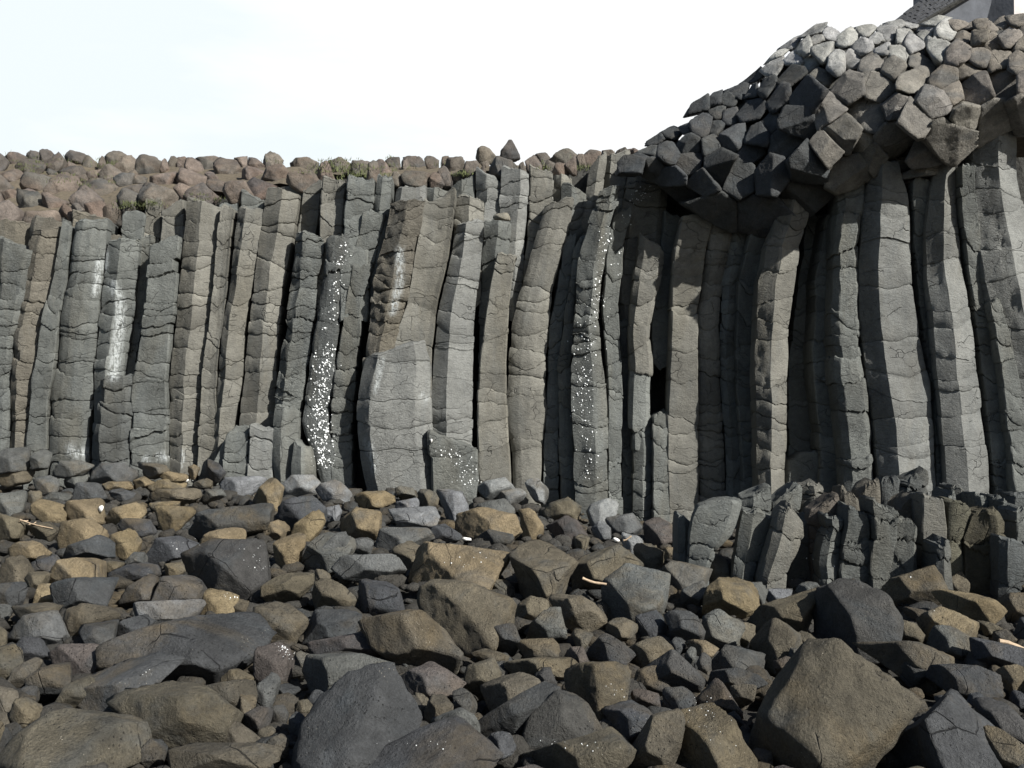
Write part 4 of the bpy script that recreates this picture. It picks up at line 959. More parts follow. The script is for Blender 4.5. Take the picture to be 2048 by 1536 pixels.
# ------------------------------------------------------------------ cells: closely packed blocks (overhang and slope)
def clip(poly, a, b, c):
    out_ = []
    for i in range(len(poly)):
        p, q = poly[i], poly[(i + 1) % len(poly)]
        dp = a * p[0] + b * p[1] - c; dq = a * q[0] + b * q[1] - c
        if dp <= 0: out_.append(p)
        if (dp < 0) != (dq < 0) and dp != dq:
            t = dp / (dp - dq); out_.append((p[0] + t * (q[0] - p[0]), p[1] + t * (q[1] - p[1])))
    return out_
def cells(seeds, ry, rmax, top=None):
    res = []
    for i, (x, y, w) in enumerate(seeds):
        R = rmax(x, y)
        poly = [(x + R * math.cos(t * .7854 + .3), y + R / ry * math.sin(t * .7854 + .3)) for t in range(8)]
        for j, (u, v, w2) in enumerate(seeds):
            if i == j or abs(u - x) > 2 * R or abs(v - y) > 2 * R: continue
            dx, dy = u - x, (v - y) * ry * ry
            D2 = dx * (u - x) + dy * (v - y)
            f = w / (w + w2)
            mx, my = x + (u - x) * f, y + (v - y) * f
            poly = clip(poly, dx, dy, dx * mx + dy * my)
            if len(poly) < 3: break
        if top is not None: poly = [(a, min(max(b, float(np.interp(a, [p[0] for p in top], [p[1] for p in top])) - 2), float(np.interp(a, [p[0] for p in OV_BOT[::-1]], [p[1] for p in OV_BOT[::-1]])) + 4)) for a, b in poly]
        res.append(poly)
    return res
def pip(poly, x, y):
    c = False
    for i in range(len(poly)):
        (a, b), (u, v) = poly[i], poly[(i + 1) % len(poly)]
        if (b > y) != (v > y) and x < (u - a) * (y - b) / (v - b) + a: c = not c
    return c
OV_TOP = [(1262, 312), (1300, 285), (1325, 262), (1352, 262), (1380, 212), (1420, 188), (1455, 178), (1500, 160), (1528, 128), (1560, 95), (1590, 78), (1640, 50), (1680, 60), (1740, 54), (1772, 46), (1794, 40), (1830, 47), (1852, 49), (1872, 28), (1892, 38), (1912, 40), (1938, 50), (1964, 30), (1990, 46), (2016, 32), (2048, 32), (2110, 24)]
OV_BOT = [(2110, 262), (2048, 262), (2000, 268), (1950, 288), (1915, 322), (1880, 345), (1840, 368), (1800, 345), (1755, 358), (1690, 378), (1650, 392), (1600, 425), (1560, 462), (1510, 470), (1440, 455), (1395, 425), (1350, 395), (1320, 365), (1272, 345)]
OV = OV_TOP + OV_BOT
def ov_depth(px, py):
    yt = np.interp(px, [p[0] for p in OV_TOP], [p[1] for p in OV_TOP]); yb = np.interp(px, [p[0] for p in OV_BOT[::-1]], [p[1] for p in OV_BOT[::-1]])
    s = np.clip((py - yt) / max(yb - yt, 40), -.1, 1.1)
    base = np.interp(px, [1240, 1330, 1450, 1560, 1650, 1740, 1850, 2050, 2120], [12.95, 12.85, 12.6, 12.2, 11.85, 11.6, 11.45, 11.2, 11.15])
    thick = np.interp(px, [1240, 1400, 1600, 2100], [.35, .7, 1, 1])
    add = np.interp(s, [-.1, 0, .12, .3, .5, .7, 1.0, 1.1], [2.3, 1.9, 1.25, .55, .12, 0, .4, .5])
    return float(base + add * thick)
def s_normal(fn, px, py, e=14):
    a = P(px + e, py, fn(px + e, py)) - P(px - e, py, fn(px - e, py)); b = P(px, py - e, fn(px, py - e)) - P(px, py + e, fn(px, py + e))
    n = np.cross(a, b); n /= np.linalg.norm(n)
    d = ray(px, py)
    return -n if n @ d > 0 else n
HAND = [(1690, 268, 1.25), (1792, 282, 1.25), (1885, 272, 1.3), (1700, 345, 1.1), (1732, 232, 1.0), (1748, 312, .75), (1725, 285, .6), (1790, 215, .9), (1868, 208, .95), (1845, 310, .9), (1700, 175, 1.15), (1745, 128, 1), (1642, 150, .8),
        (1655, 220, .9), (1590, 240, 1.1), (1560, 190, 1), (1505, 220, 1), (1465, 275, 1.1), (1415, 290, .95), (1540, 350, 1.15), (1525, 435, 1.2), (1425, 432, 1.25), (1610, 330, 1.2), (1600, 395, 1.1), (1480, 350, 1.1), (1400, 360, 1), (1340, 300, 1.1),
        (1985, 238, 1.15), (1950, 180, 1), (2010, 160, 1.1), (1960, 110, .95), (1660, 66, .8), (1930, 235, 1), (2040, 220, 1), (1655, 300, .8), (1570, 285, .95), (1820, 160, .9), (1890, 150, .8)]
OV_MARKS = [('big lit hexagonal end', 1690, 268), ('dished hexagonal end', 1792, 282), ('cracked round end', 1885, 272), ('large dark rim end', 1525, 435),
            ('lowest dark wedge end', 1425, 432), ('domed pale skyline block', 1660, 66), ('dark lobe tip', 1290, 318), ('middle of the shadowed lobe', 1480, 300), ('white dusted crest', 1780, 110), ('brown right hand crest', 1990, 140), ('shaded house wall', 1930, 50), ('black cleft in the overhang', 1750, 215), ('stepped skyline notch', 1520, 130)]
def build_overhang():
    r = random.Random(5)
    seeds = list(HAND)
    def rad(x, y):
        yt = np.interp(x, [p[0] for p in OV_TOP], [p[1] for p in OV_TOP])
        d = y - yt
        return float(np.interp(d, [0, 60, 150, 250], [29, 37, 48, 62]))
    for _ in range(30000):
        x, y = r.uniform(1255, 2105), r.uniform(20, 475)
        if not pip(OV, x, y): continue
        q = rad(x, y)
        if any(math.hypot(x - a, y - b) < q * (.74 if k >= len(HAND) else .5 + .42 * w) for k, (a, b, w) in enumerate(seeds)): continue
        seeds.append((x, y, r.choice([.65, .85, 1.0, 1.2, 1.4])))
    cl = cells(seeds, 1.0, lambda x, y: rad(x, y) * 1.25, OV_TOP)
    objs = []
    for i, ((x, y, w), poly) in enumerate(zip(seeds, cl)):
        if len(poly) < 4: continue
        xs = [p[0] for p in poly]; ys = [p[1] for p in poly]; cx, cy = sum(xs) / len(xs), sum(ys) / len(ys)
        yt = np.interp(cx, [p[0] for p in OV_TOP], [p[1] for p in OV_TOP]); top = cy - yt < 75
        ar_ = abs(sum(poly[q_][0] * poly[(q_+1) % len(poly)][1] - poly[(q_+1) % len(poly)][0] * poly[q_][1] for q_ in range(len(poly)))) / 2
        if max(ys) - min(ys) < 15 or ar_ < 260 or ar_ < .34 * (max(xs) - min(xs)) * (max(ys) - min(ys)): continue
        nrm = s_normal(ov_depth, cx, cy)
        Y = ov_depth(cx, cy) + r.gauss(0, .10) + .12
        if cx < 1640 and cy > 150: c = (.085, .09, .092)  # shade of the left lobe put into a darker base colour
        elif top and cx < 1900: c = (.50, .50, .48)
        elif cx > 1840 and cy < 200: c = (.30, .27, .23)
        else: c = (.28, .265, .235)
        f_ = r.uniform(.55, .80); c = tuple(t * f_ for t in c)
        fr = [(r.gauss(0, .35), r.gauss(0, .3), .8)] + [(r.choice([-1, 1]) * r.uniform(.4, 1.1), r.gauss(0, .6), .9)] * (r.random() < .7) + [(r.gauss(0, .3), r.choice([-1, 1]) * r.uniform(.5, 1.2), .95)] * (r.random() < .5)
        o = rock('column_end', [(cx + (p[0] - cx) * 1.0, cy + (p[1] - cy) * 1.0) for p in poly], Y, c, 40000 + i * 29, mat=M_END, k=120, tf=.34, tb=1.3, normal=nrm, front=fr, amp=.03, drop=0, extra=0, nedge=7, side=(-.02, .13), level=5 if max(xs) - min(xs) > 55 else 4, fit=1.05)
        cw = 'dark' if c[0] < .075 else ('pale' if c[0] > .26 else ('brown' if c[0] > c[2] * 1.2 else 'grey'))
        sz = 'large' if w > 1.45 or max(xs) - min(xs) > 78 else ('small' if max(xs) - min(xs) < 48 else 'medium')
        mk = min(OV_MARKS, key=lambda m: (m[1] - cx) ** 2 + ((m[2] - cy) * 1.2) ** 2)
        b = say('block', sz, cw, cx, cy, OV_MARKS)
        if i < 3: b = ['big lit hexagonal end over the grey rough column', 'dished hexagonal end above the broad bright column', 'cracked round end over the slender pale column'][i]
        tag(o, b, 'column end', 'broken column ends of the overhang'); objs.append((o, b, math.hypot(cx - mk[1], cy - mk[2])))
    settle(objs)
    # solid rock the ends belong to
    vs = []; fs = []; idx = {}
    step = 20
    for yy in range(20, 480, step):
        for xx in range(1260, 2120, step):
            if pip(OV, xx + step / 2, yy + step / 2) and inside_margin(xx + step / 2, yy + step / 2, 21):
                q = []
                for a, b in ((xx, yy + step), (xx + step, yy + step), (xx + step, yy), (xx, yy)):
                    if (a, b) not in idx:
                        idx[(a, b)] = len(vs); vs.append(P(a, b, ov_depth(a, b) + .34))
                    q.append(idx[(a, b)])
                fs.append(tuple(q))
    me = mesh_from(vs, fs); o = link('overhang_rock', me, M_MASS)
    so_ = o.modifiers.new('solid', 'SOLIDIFY'); so_.thickness = 0.5; so_.offset = -1
    tag(o, kind='structure')
def inside_margin(x, y, m):
    for a in range(8):
        if not pip(OV, x + m * math.cos(a * .785), y + m * math.sin(a * .785)): return False
    return True

RX = [-260, -40, 0, 100, 230, 300, 400, 500, 540, 600, 640, 700, 770, 800, 850, 930, 1000, 1100, 1200, 1270, 1320]
RY = [300, 304, 305, 312, 319, 324, 322, 326, 322, 328, 331, 335, 334, 326, 322, 322, 322, 318, 310, 300, 290]
FX = [-260, 0, 130, 215, 300, 400, 500, 560, 620, 650, 750, 860, 950, 1010, 1100, 1200, 1260, 1320]
FY = [440, 434, 420, 416, 392, 386, 380, 360, 354, 345, 342, 352, 342, 330, 330, 318, 308, 298]
def slope_Y(px, py):
    yr = np.interp(px, RX, RY); yf = np.interp(px, FX, FY)
    s = np.clip((yf - py) / max(yf - yr, 14), -.02, 1.05)
    y0 = wallY(px) + .95
    return float(y0 + (np.interp(px, [0, 700, 1300], [6.5, 4.5, 2.2])) * s)
SL_HAND = [(30, 322, 1.5), (72, 318, 1.2), (540, 322, 1.5), (512, 372, 1.9), (232, 322, .9), (960, 308, 1.2), (1018, 302, 1.6), (1120, 312, 1.7), (1192, 318, 1.3), (180, 392, 1.4), (390, 336, 1.5), (480, 380, 1.4), (225, 348, 1.4), (430, 372, 1.5), (85, 432, 1.8), (1085, 322, 1)]
SL_MARKS = [('large far left skyline stone', 30, 322), ('narrow upright skyline stone', 540, 322), ('dark round slope stone', 512, 372), ('tall pointed skyline boulder', 1018, 302), ('broad pinkish skyline slab', 1120, 312),
            ('block fallen onto third column', 85, 432), ('mossy slope patch', 265, 415), ('long cracked slope stone', 180, 392), ('pinkish cracked skyline block', 390, 336), ('grassy skyline dip', 700, 340), ('lighter domed skyline stone', 820, 335), ('overhang lobe', 1250, 315), ('grassy notch', 1160, 340), ('lying tan stone', 1000, 350)]
def build_slope():
    r = random.Random(11)
    seeds = list(SL_HAND)
    def rad(x, y): return float(np.interp(y, [310, 340, 440], [17, 24, 33]))
    for _ in range(26000):
        x = r.uniform(-40, 1275); y = r.uniform(300, 450)
        if y < np.interp(x, RX, RY) + 7 or y > np.interp(x, FX, FY) + 4: continue
        q = rad(x, y)
        if any(math.hypot((x - a), (y - b) * 1.5) < q * .78 * (w if w > 1.2 else 1) for a, b, w in seeds): continue
        seeds.append((x, y, r.choice([.4, .6, 1, 1.5, 2.2])))
    cl = cells(seeds, 1.5, lambda x, y: rad(x, y) * 1.35)
    objs = []
    for i, ((x, y, w), poly) in enumerate(zip(seeds, cl)):
        if len(poly) < 4: continue
        cx = sum(p[0] for p in poly) / len(poly); cy = sum(p[1] for p in poly) / len(poly)
        c = r.choice([(.155, .127, .108), (.138, .118, .10), (.12, .106, .09), (.112, .105, .093), (.148, .13, .108)])
        if x < 130 and y < 340: c = (.10, .09, .08)
        if i in (3, 6): c = (.07, .063, .06)
        Y = slope_Y(cx, cy) + r.uniform(-.35, .12)
        sh = 1.04 if r.random() < .8 else .88
        poly = [(cx + (p[0] - cx) * sh * r.uniform(.82, 1.16), cy + (p[1] - cy) * sh * r.uniform(.8, 1.2) - (2 if i in (2, 6, 7) else 0)) for p in poly]
        if i == 6: poly = [(998, 322), (1000, 302), (1010, 288), (1018, 281), (1032, 290), (1040, 322)]
        if i == 2: poly = [(526, 345), (530, 312), (541, 304), (552, 310), (566, 322), (556, 350)]
        if i == 7: poly = [(1092, 322), (1096, 305), (1110, 298), (1140, 302), (1165, 318), (1168, 332), (1100, 334)]
        if i == 5: poly = [(952, 303), (966, 293), (978, 298), (994, 314), (985, 322), (960, 320)]
        if i == 3: poly = [(492, 392), (494, 368), (506, 356), (530, 352), (552, 358), (548, 378), (516, 398)]
        o = rock('slope_stone', poly, Y, c, 60000 + i * 23, mat=M_SLOPE, k=r.choice([50, 80, 120]), tf=.45, tb=.5, front=[(r.uniform(-.3, .3), r.uniform(.4, .9), .85), (r.uniform(-.9, -.3), r.uniform(-.2, .4), .95), (r.uniform(.3, .9), r.uniform(-.2, .4), .95)], fit=1.06, amp=.045, drop=.25 if i not in (2, 6) else .05, extra=2, nedge=6, level=4, scale=1.0)
        mk = min(SL_MARKS, key=lambda m: (m[1] - cx) ** 2 + ((m[2] - cy) * 1.2) ** 2)
        cw = 'dark' if c[0] < .105 else ('pinkish' if c[0] / c[2] > 1.4 else 'brown')
        b = say('stone', 'large' if w > 1.3 else ('small' if w < .9 else 'medium'), cw, cx, cy, SL_MARKS)
        mine = {0: 0, 2: 1, 3: 2, 6: 3, 7: 4, 14: 5, 9: 7, 10: 8}
        if i in mine: b = SL_MARKS[mine[i]][0] + {0: ' by the frame edge', 2: ' standing alone', 3: ' above the brick topped column', 6: ' against the sky', 7: ' on the right', 14: '', 9: ' left of the middle', 10: ' above the rows'}[i]
        tag(o, b, 'stone', 'loose stones on the slope above the columns'); objs.append((o, b, math.hypot(cx - mk[1], cy - mk[2])))
    settle(objs)
    # fallen tan stone on the column top
    o = rock('slope_stone', [(972, 438), (985, 430), (1008, 425), (1018, 432), (1022, 442), (1000, 440)], wallY(1000) - .25, (.3, .28, .22), 777, mat=M_SLOPE, tf=.6, drop=0, level=3)
    tag(o, 'lying tan stone balanced on a broken column top', 'stone')
# ------------------------------------------------------------------ ground and rock masses
def grid_mesh(name, fn, us, vs_, mat, kind='structure', amp=0.0, fr=2.0):
    V = []; Fc = []
    for v in vs_:
        for u in us: V.append(fn(u, v))
    V = np.array(V, dtype=float)
    if amp: V[:, 2] += fbm(V * fr, 4, 77) * amp
    n = len(us)
    for j in range(len(vs_) - 1):
        for i in range(n - 1): Fc.append((j * n + i, j * n + i + 1, (j + 1) * n + i + 1, (j + 1) * n + i))
    o = link(name, mesh_from(V.tolist(), Fc), mat); tag(o, kind=kind); return o
def build_ground():
    ys = [-60, -30, -12, -4, 0] + list(np.arange(1, 15, .12)) + [16, 20, 30, 60, 150, 400]
    xs = [-400, -120, -40, -16] + list(np.arange(-9, 9.01, .12)) + [16, 40, 120, 400]
    grid_mesh('ground', lambda x, y: (x, y, field_z(min(y, 15), x) - .13), xs, ys, M_GRAVEL, amp=.05, fr=3.0)
    # solid rock behind the column fronts
    def w(u, t):
        Yb = wallY(u) + .75
        z0 = -.6
        yf = np.interp(u, FX + [2400], FY + [330]) if u < 1260 else 300
        z1 = P(u, yf, Yb + .2)[2] - .12
        x = (u - 1024) / F * Yb
        return (x, Yb + .1 * t, z0 + (z1 - z0) * t)
    grid_mesh('cliff_rock', w, list(range(-1200, 3200, 40)), list(np.linspace(0, 1, 12)), M_MASS)
    def s(u, t):
        yf = np.interp(u, FX, FY); yr = np.interp(u, RX, RY)
        if t <= 1:
            py = yf + (yr + 4 - yf) * t
            Y = slope_Y(u, py) + .18
            p = P(u, py, Y); return (p[0], p[1], p[2] - .05)
        p = P(u, yr + 4, slope_Y(u, yr + 4) + .18)
        return (p[0] * (1 + (t - 1) * 2), p[1] + (t - 1) * 30, p[2] - .05 - (t - 1) * 1.5)
    grid_mesh('slope', s, list(range(-1200, 1340, 20)), list(np.linspace(0, 1, 14)) + [1.05, 1.2, 1.6, 2.5], M_EARTH, amp=.06, fr=2.5)
    # plateau behind the overhang, carries the house
    V = []
    def pl(u, t):
        Y0 = 13.2 + t * 26
        z = P(1800, 60, 13.2)[2] - .45
        return ((u - 1024) / F * 13.2 * (1 + .2 * t), Y0, z - max(0, (1800 - u) / 160) * .9)
    grid_mesh('plateau', pl, list(range(1640, 3200, 40)), list(np.linspace(0, 1, 20)), M_EARTH, amp=.1, fr=1.0)

def join_parts(name, parts, mat, parent=None):
    V = []; Fc = []
    for v, f in parts:
        b = len(V); V += [tuple(x) for x in v]; Fc += [tuple(i + b for i in q) for q in f]
    return link(name, mesh_from(V, Fc, smooth=False), mat, parent)
def stick(pts, r0, r1, sides=8, knots=0.0, seed=0):
    rr = random.Random(seed); V = []; Fc = []
    pts = [np.array(p) for p in pts]; n = len(pts)
    for i, p in enumerate(pts):
        d = pts[min(i + 1, n - 1)] - pts[max(i - 1, 0)]; d /= np.linalg.norm(d)
        a = np.cross(d, [0, 0, 1.0]); a /= np.linalg.norm(a); b = np.cross(d, a); r_ = (r0 + (r1 - r0) * i / (n - 1)) * rr.uniform(.88, 1.15)
        for k in range(sides):
            t = k * 6.2832 / sides; V.append(p + r_ * (a * math.cos(t) + b * math.sin(t)))
    for i in range(n - 1):
        for k in range(sides): Fc.append((i * sides + k, i * sides + (k + 1) % sides, (i + 1) * sides + (k + 1) % sides, (i + 1) * sides + k))
    Fc.append(tuple(range(sides - 1, -1, -1))); Fc.append(tuple((n - 1) * sides + k for k in range(sides)))
    return V, Fc
_dg = [None]
def hit(px, py):
    d = Vector(ray(px, py)).normalized()
    ok, loc, nrm, idx, ob, m = S.ray_cast(_dg[0], Vector((0, 0, EYE)), d)
    return (np.array(loc), np.array(nrm), ob) if ok else (None, None, None)
def build_small():
    bpy.context.view_layer.update(); _dg[0] = bpy.context.evaluated_depsgraph_get()
    r = random.Random(3)
    # white blobs painted as sun glints on wet rock, plus white flecks
    me0, dirs = ico(1); fcs = [tuple(p.vertices) for p in me0.polygons]
    def glint_flecks(name, label, paths, total, cat='painted glints'):
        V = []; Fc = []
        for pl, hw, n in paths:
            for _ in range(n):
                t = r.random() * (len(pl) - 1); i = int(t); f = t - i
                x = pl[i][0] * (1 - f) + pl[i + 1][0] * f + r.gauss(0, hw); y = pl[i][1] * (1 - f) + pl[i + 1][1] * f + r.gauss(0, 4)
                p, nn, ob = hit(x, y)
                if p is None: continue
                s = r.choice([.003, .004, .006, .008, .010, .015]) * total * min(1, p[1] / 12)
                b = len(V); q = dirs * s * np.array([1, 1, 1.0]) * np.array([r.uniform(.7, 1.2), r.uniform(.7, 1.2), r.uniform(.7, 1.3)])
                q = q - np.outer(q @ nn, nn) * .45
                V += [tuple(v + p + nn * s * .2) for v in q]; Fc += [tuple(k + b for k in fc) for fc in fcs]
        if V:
            o = link(name, mesh_from(V, Fc), M_GLINT_FLECK); tag(o, label, cat, kind='stuff')
    glint_flecks('painted_glints', 'dense trail of painted sun glints on seeping water down the dark wet column', [([(690, 485), (680, 540), (668, 600), (655, 660)], 8, 80), ([(655, 690), (645, 750), (640, 800), (648, 860), (648, 930)], 11, 420), ([(620, 850), (640, 900), (655, 940)], 9, 80)], 1.0)
    glint_flecks('painted_glints', 'scattered painted sun glints on the leaning column right of centre', [([(1215, 450), (1205, 520), (1192, 590), (1200, 600)], 7, 90), ([(1198, 600), (1180, 680), (1170, 740), (1165, 800)], 14, 170), ([(1165, 800), (1175, 880), (1180, 960)], 12, 90), ([(1285, 385), (1270, 400), (1245, 450), (1235, 560)], 8, 40), ([(1300, 375), (1290, 395)], 12, 24)], .85)
    glint_flecks('painted_glints', 'painted sun glints on the speckled low block', [([(880, 900), (930, 920), (942, 975)], 14, 90)], .8)
    glint_flecks('white_flecks', 'salt flecks, shell crumbs and painted sun glints strewn over the beach boulders', [([(470, 1080), (530, 1140), (500, 1120)], 14, 22), ([(400, 1085), (340, 1090), (380, 1100)], 8, 8), ([(555, 1290), (570, 1300), (590, 1320)], 5, 50), ([(455, 1193), (470, 1198), (440, 1194)], 3, 14), ([(1230, 1370), (1240, 1400)], 8, 12), ([(1390, 1400), (1440, 1440), (1420, 1380)], 25, 24), ([(1370, 1440), (1440, 1490), (1470, 1500)], 16, 12), ([(860, 1120), (960, 1130), (1000, 1090)], 30, 16), ([(700, 1500), (820, 1480), (900, 1500)], 30, 14), ([(1550, 1080), (1900, 1230)], 60, 12), ([(1100, 1480), (1230, 1500)], 30, 16), ([(300, 1340), (290, 1350)], 12, 8)], .55, 'white flecks')
    # white scraps
    for i, (poly, lab) in enumerate([([(918, 1080), (928, 1074), (942, 1076), (944, 1082), (930, 1082)], 'curved white shell fragment on the large tan crest'), ([(367, 960), (374, 956), (378, 959), (372, 965)], 'small white scrap left of its partner at the wall foot'), ([(382, 957), (389, 955), (386, 963)], 'tiny white scrap right of its partner at the wall foot'),
                                     ([(197, 1016), (203, 1010), (207, 1016), (201, 1026)], 'oval white pebble on a tan boulder'), ([(1225, 1075), (1232, 1076), (1240, 1081), (1230, 1084)], 'white chip beside the short stick near the pinkish boulder'), ([(861, 875), (865, 880), (862, 887)], 'little white chip stuck beside the speckled low block')]):
        cx = sum(p[0] for p in poly) / len(poly); cy = max(p[1] for p in poly)
        p, nn, ob = hit(cx, cy)
        if p is None: continue
        o = rock('white_fragment', poly, float(p[1]) - .02, (1, 1, 1), 333 + i, mat=M_WHITE, level=2, tf=.4, tb=.4, drop=0); tag(o, lab, 'white fragment')
    # sticks
    def st(name, pxs, r0, r1, lab, lift=.02, extra=()):
        parts = []
        for seq in [pxs] + list(extra):
            pp = []
            for x, y in seq:
                p, nn, ob = hit(x, y); pp.append(p)
            Y = [p[1] for p in pp if p is not None]
            if not Y: return
            Ym = min(Y) - lift
            a, b = seq[0], seq[-1]
            A = P(a[0], a[1], min(Ym, (pp[0][1] if pp[0] is not None else Ym) - lift)); Bp = P(b[0], b[1], min(Ym + .1, (pp[-1][1] if pp[-1] is not None else Ym) - lift))
            pts = [A + (Bp - A) * t + np.array([0, 0, .006 * math.sin(t * 5 + a[0])]) for t in np.linspace(0, 1, 7)]
            parts.append(stick(pts, r0, r1, seed=int(a[0])))
        o = join_parts(name, parts, M_WOOD); tag(o, lab, 'stick')
    st('dry_stick', [(1165, 1157), (1213, 1170)], .010, .008, 'straight peeled stick lying on the tan brown boulder')
    st('dry_stick', [(40, 1040), (106, 1058)], .006, .004, 'forked bleached stick on the dull brown boulders at left', extra=([(86, 1052), (62, 1070)], [(58, 1050), (72, 1044)]))
    st('dry_stick', [(38, 1043), (56, 1040)], .005, .005, 'short pale stick left of the forked bleached one')
    st('dry_stick', [(1247, 1081), (1263, 1073)], .009, .008, 'short pale stick near the pinkish grey boulder')
    st('driftwood', [(1998, 1282), (2052, 1298)], .016, .014, 'grey brown driftwood pole by the right edge')
    # grass on the slope and skyline
    V = []; Fc = []
    def tuft(p, n, h, sp):
        for _ in range(n):
            a = r.random() * 6.283; b = len(V); q = p + np.array([r.gauss(0, sp), r.gauss(0, sp), 0]); hh = h * r.uniform(.5, 1.2); wv = np.array([math.cos(a), math.sin(a), 0]) * .006
            tip = q + np.array([r.gauss(0, .3) * hh, r.gauss(0, .3) * hh, hh])
            V.extend([tuple(q - wv), tuple(q + wv), tuple(tip)]); Fc.append((b, b + 1, b + 2))
    for _ in range(60):
        x = r.choice([r.uniform(-20, 1250), r.uniform(640, 780), r.uniform(60, 300)]); yr = np.interp(x, RX, RY)
        y = yr + abs(r.gauss(0, 9)) + 1
        Y = slope_Y(x, y); p = P(x, y, Y + .1); tuft(p + np.array([0, 0, -.02]), 20, .08, .1)
    for cx, cy, n, s_ in ((262, 412, 26, 14), (300, 410, 10, 10), (930, 350, 14, 14), (1165, 338, 12, 10), (700, 338, 60, 40), (60, 330, 20, 30), (1085, 340, 6, 6), (150, 360, 14, 40), (420, 400, 8, 20)):
        for _ in range(n):
            x, y = r.gauss(cx, s_), r.gauss(cy, s_ * .25)
            p, nn, ob = hit(x, y)
            if p is not None: tuft(p, 16, .05, .06)
    o = link('grass', mesh_from(V, Fc, smooth=False), M_GRASS); tag(o, 'thin dry green grass growing between the slope stones', 'grass', kind='stuff')

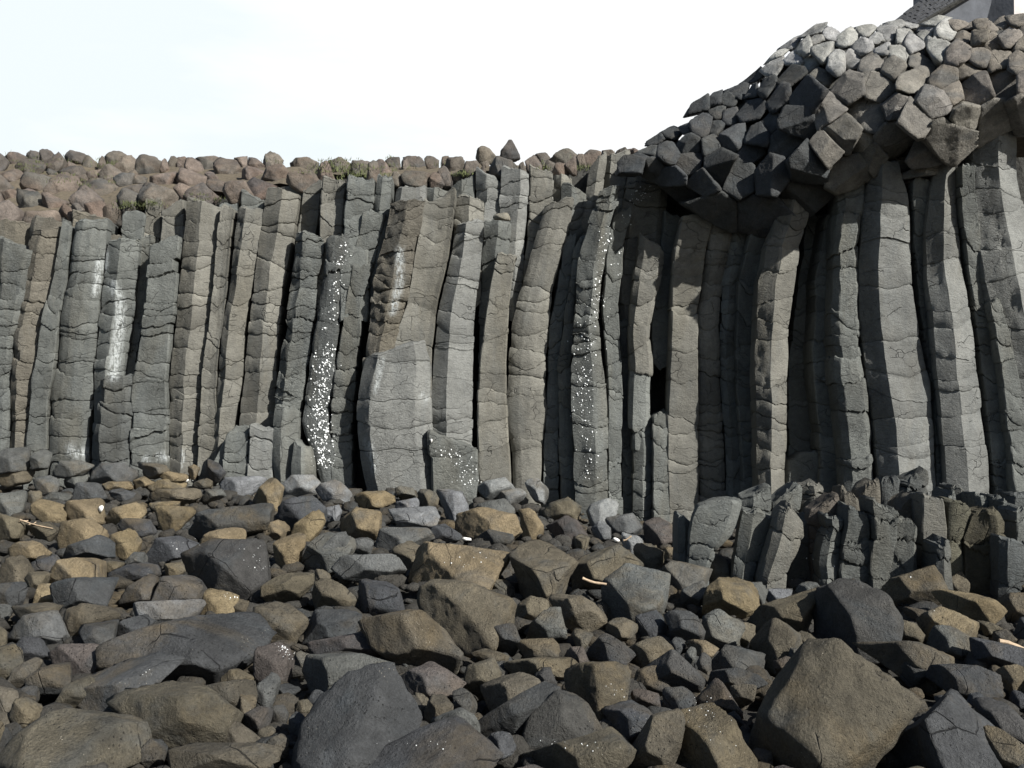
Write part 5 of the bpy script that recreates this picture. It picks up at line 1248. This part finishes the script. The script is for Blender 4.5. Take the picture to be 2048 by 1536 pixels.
def box(x0, x1, y0, y1, z0, z1):
    v = [(x0, y0, z0), (x1, y0, z0), (x1, y1, z0), (x0, y1, z0), (x0, y0, z1), (x1, y0, z1), (x1, y1, z1), (x0, y1, z1)]
    return v, [(0, 3, 2, 1), (4, 5, 6, 7), (0, 1, 5, 4), (1, 2, 6, 5), (2, 3, 7, 6), (3, 0, 4, 7)]
def build_house():
    Y = 15.5
    A = P(2028, 60, Y)      # near corner
    zb = A[2] - 1.0; zt = P(2028, -160, Y)[2]
    root = bpy.data.objects.new('house', None); COL.objects.link(root); root.location = (A[0], A[1], zb)
    tag(root, 'house on the cliff top, walls painted grey for shade, pale for sunlight', 'house')
    L = np.array([-.80, .60]); Rr = np.array([.95, .31])     # the two wall directions from the corner
    def wall(name, d, ln, mat, th=.2):
        n = np.array([d[1], -d[0]]);
        if n @ np.array([A[0], A[1]]) < 0: n = -n
        c = [(0, 0), tuple(d * ln), tuple(d * ln + n * th), tuple(n * th)]
        v = [(x, y, 0) for x, y in c] + [(x, y, zt - zb) for x, y in c]
        f = [(0, 1, 2, 3), (4, 7, 6, 5), (0, 4, 5, 1), (1, 5, 6, 2), (2, 6, 7, 3), (3, 7, 4, 0)]
        o = link(name, mesh_from(v, f, smooth=False), mat, root); return o
    w1 = wall('side_wall', L, 1.5, M_WALL_SHADED); w1['label'] = 'side wall painted grey blue for shade'
    w2 = wall('end_wall', Rr, 4.0, M_WALL_SUNLIT); w2['label'] = 'end wall painted pale for sunlight'
    w2.location = (0.003, -.003, 0)
    # sloping roof of stone tiles beyond the side wall
    Yr = 15.9
    def Q(x, y, dY=0): return P(x, y, Yr + dY)
    parts = []
    a0, a1 = Q(1755, 70), Q(1990, -113)      # eaves edge seen as the rising line
    b0, b1 = Q(1800, 72, -.3), Q(1990, -43, -.3)
    rr = random.Random(8)
    rows_, cols_ = 7, 14
    for i in range(rows_):
        for j in range(cols_):
            def bl(s, t): return (a0 * (1 - s) + a1 * s) * (1 - t) + (b0 * (1 - s) + b1 * s) * t
            s0, s1 = j / cols_ + .003 + (i % 2) * .03, (j + 1) / cols_ - .004 + (i % 2) * .03; t0, t1 = i / rows_, (i + 1) / rows_ + .03
            q = [bl(s0, t0), bl(s1, t0), bl(s1, t1), bl(s0, t1)]
            up = np.array([-.25, -.6, .75]) * (.02 + rr.random() * .012)
            lift = np.array([-.25, -.6, .75]) * .02
            q[2] = q[2] + lift; q[3] = q[3] + lift
            v = [tuple(p) for p in q] + [tuple(p + up) for p in q]
            f = [(0, 1, 2, 3), (4, 7, 6, 5), (0, 4, 5, 1), (1, 5, 6, 2), (2, 6, 7, 3), (3, 7, 4, 0)]
            parts.append((v, f))
    base = np.array([A[0], A[1], zb])
    parts = [([tuple(np.array(p) - base) for p in v], f) for v, f in parts]
    ro = join_parts('roof', parts, M_STONE, root); ro['label'] = 'steep roof of dark overlapping stone tiles'
    # wall under the tiled roof
    v = [Q(1760, 72, .03), Q(1988, -105, .03), Q(1986, -40, -.27), Q(1800, 74, -.27)]
    v = [p - base for p in v]; v += [p + np.array([0, .3, -1.6]) for p in v]
    f = [(0, 1, 2, 3), (4, 7, 6, 5), (0, 4, 5, 1), (1, 5, 6, 2), (2, 6, 7, 3), (3, 7, 4, 0)]
    link('lower_wall', mesh_from(v, f, smooth=False), M_WALL_SHADED, root)
    # eaves board
    e0, e1 = P(1800, 73, 15.55) - base, P(1990, -42, 15.55) - base
    v, f = stick([e0, (e0 + e1) / 2, e1], .035, .035, 4)
    link('eaves_board', mesh_from(v, f, smooth=False), M_MASS, root)

def build_gravel():
    r = random.Random(91); me0, dirs = ico(2); fc = np.array([tuple(p.vertices) for p in me0.polygons]); V = []; Fc = []; b = 0
    for i in range(7500):
        Y = 3.6 + 10 * r.random() ** .8; x = r.uniform(-.8, .8) * Y
        if Y > wallY(1024 + F * x / Y) - .2: continue
        s_ = r.choice([.025, .03, .04, .05, .07, .09]); nrm = np.array([[r.gauss(0, 1) for _ in range(3)] for _ in range(9)]); nrm /= np.linalg.norm(nrm, axis=1)[:, None]
        g = np.maximum(dirs @ nrm.T / np.array([r.uniform(.6, 1) for _ in range(9)]), 1e-5); rad = np.minimum((g ** 20).sum(1) ** -.05, 1.3)
        V.append(dirs * rad[:, None] * s_ * np.array([1.2, 1.1, .75]) + np.array([x, Y, field_z(Y, x) - .1 + r.uniform(-.02, .08)])); Fc.append(fc + b); b += len(dirs)
    me = bpy.data.meshes.new('g'); V = np.vstack(V); Fc = np.vstack(Fc)
    me.from_pydata(V.tolist(), [], Fc.tolist()); me.polygons.foreach_set('use_smooth', [True] * len(me.polygons))
    o = link('gravel', me, M_ROCK); o.color = (.055, .052, .046, 1); tag(o, 'dark gravel and small broken stones between the boulders', 'gravel', kind='stuff')
build_ground()
build_gravel()
build_columns()
build_stubs()
build_boulders()
build_fill()
build_overhang()
build_slope()
build_house()
build_small()
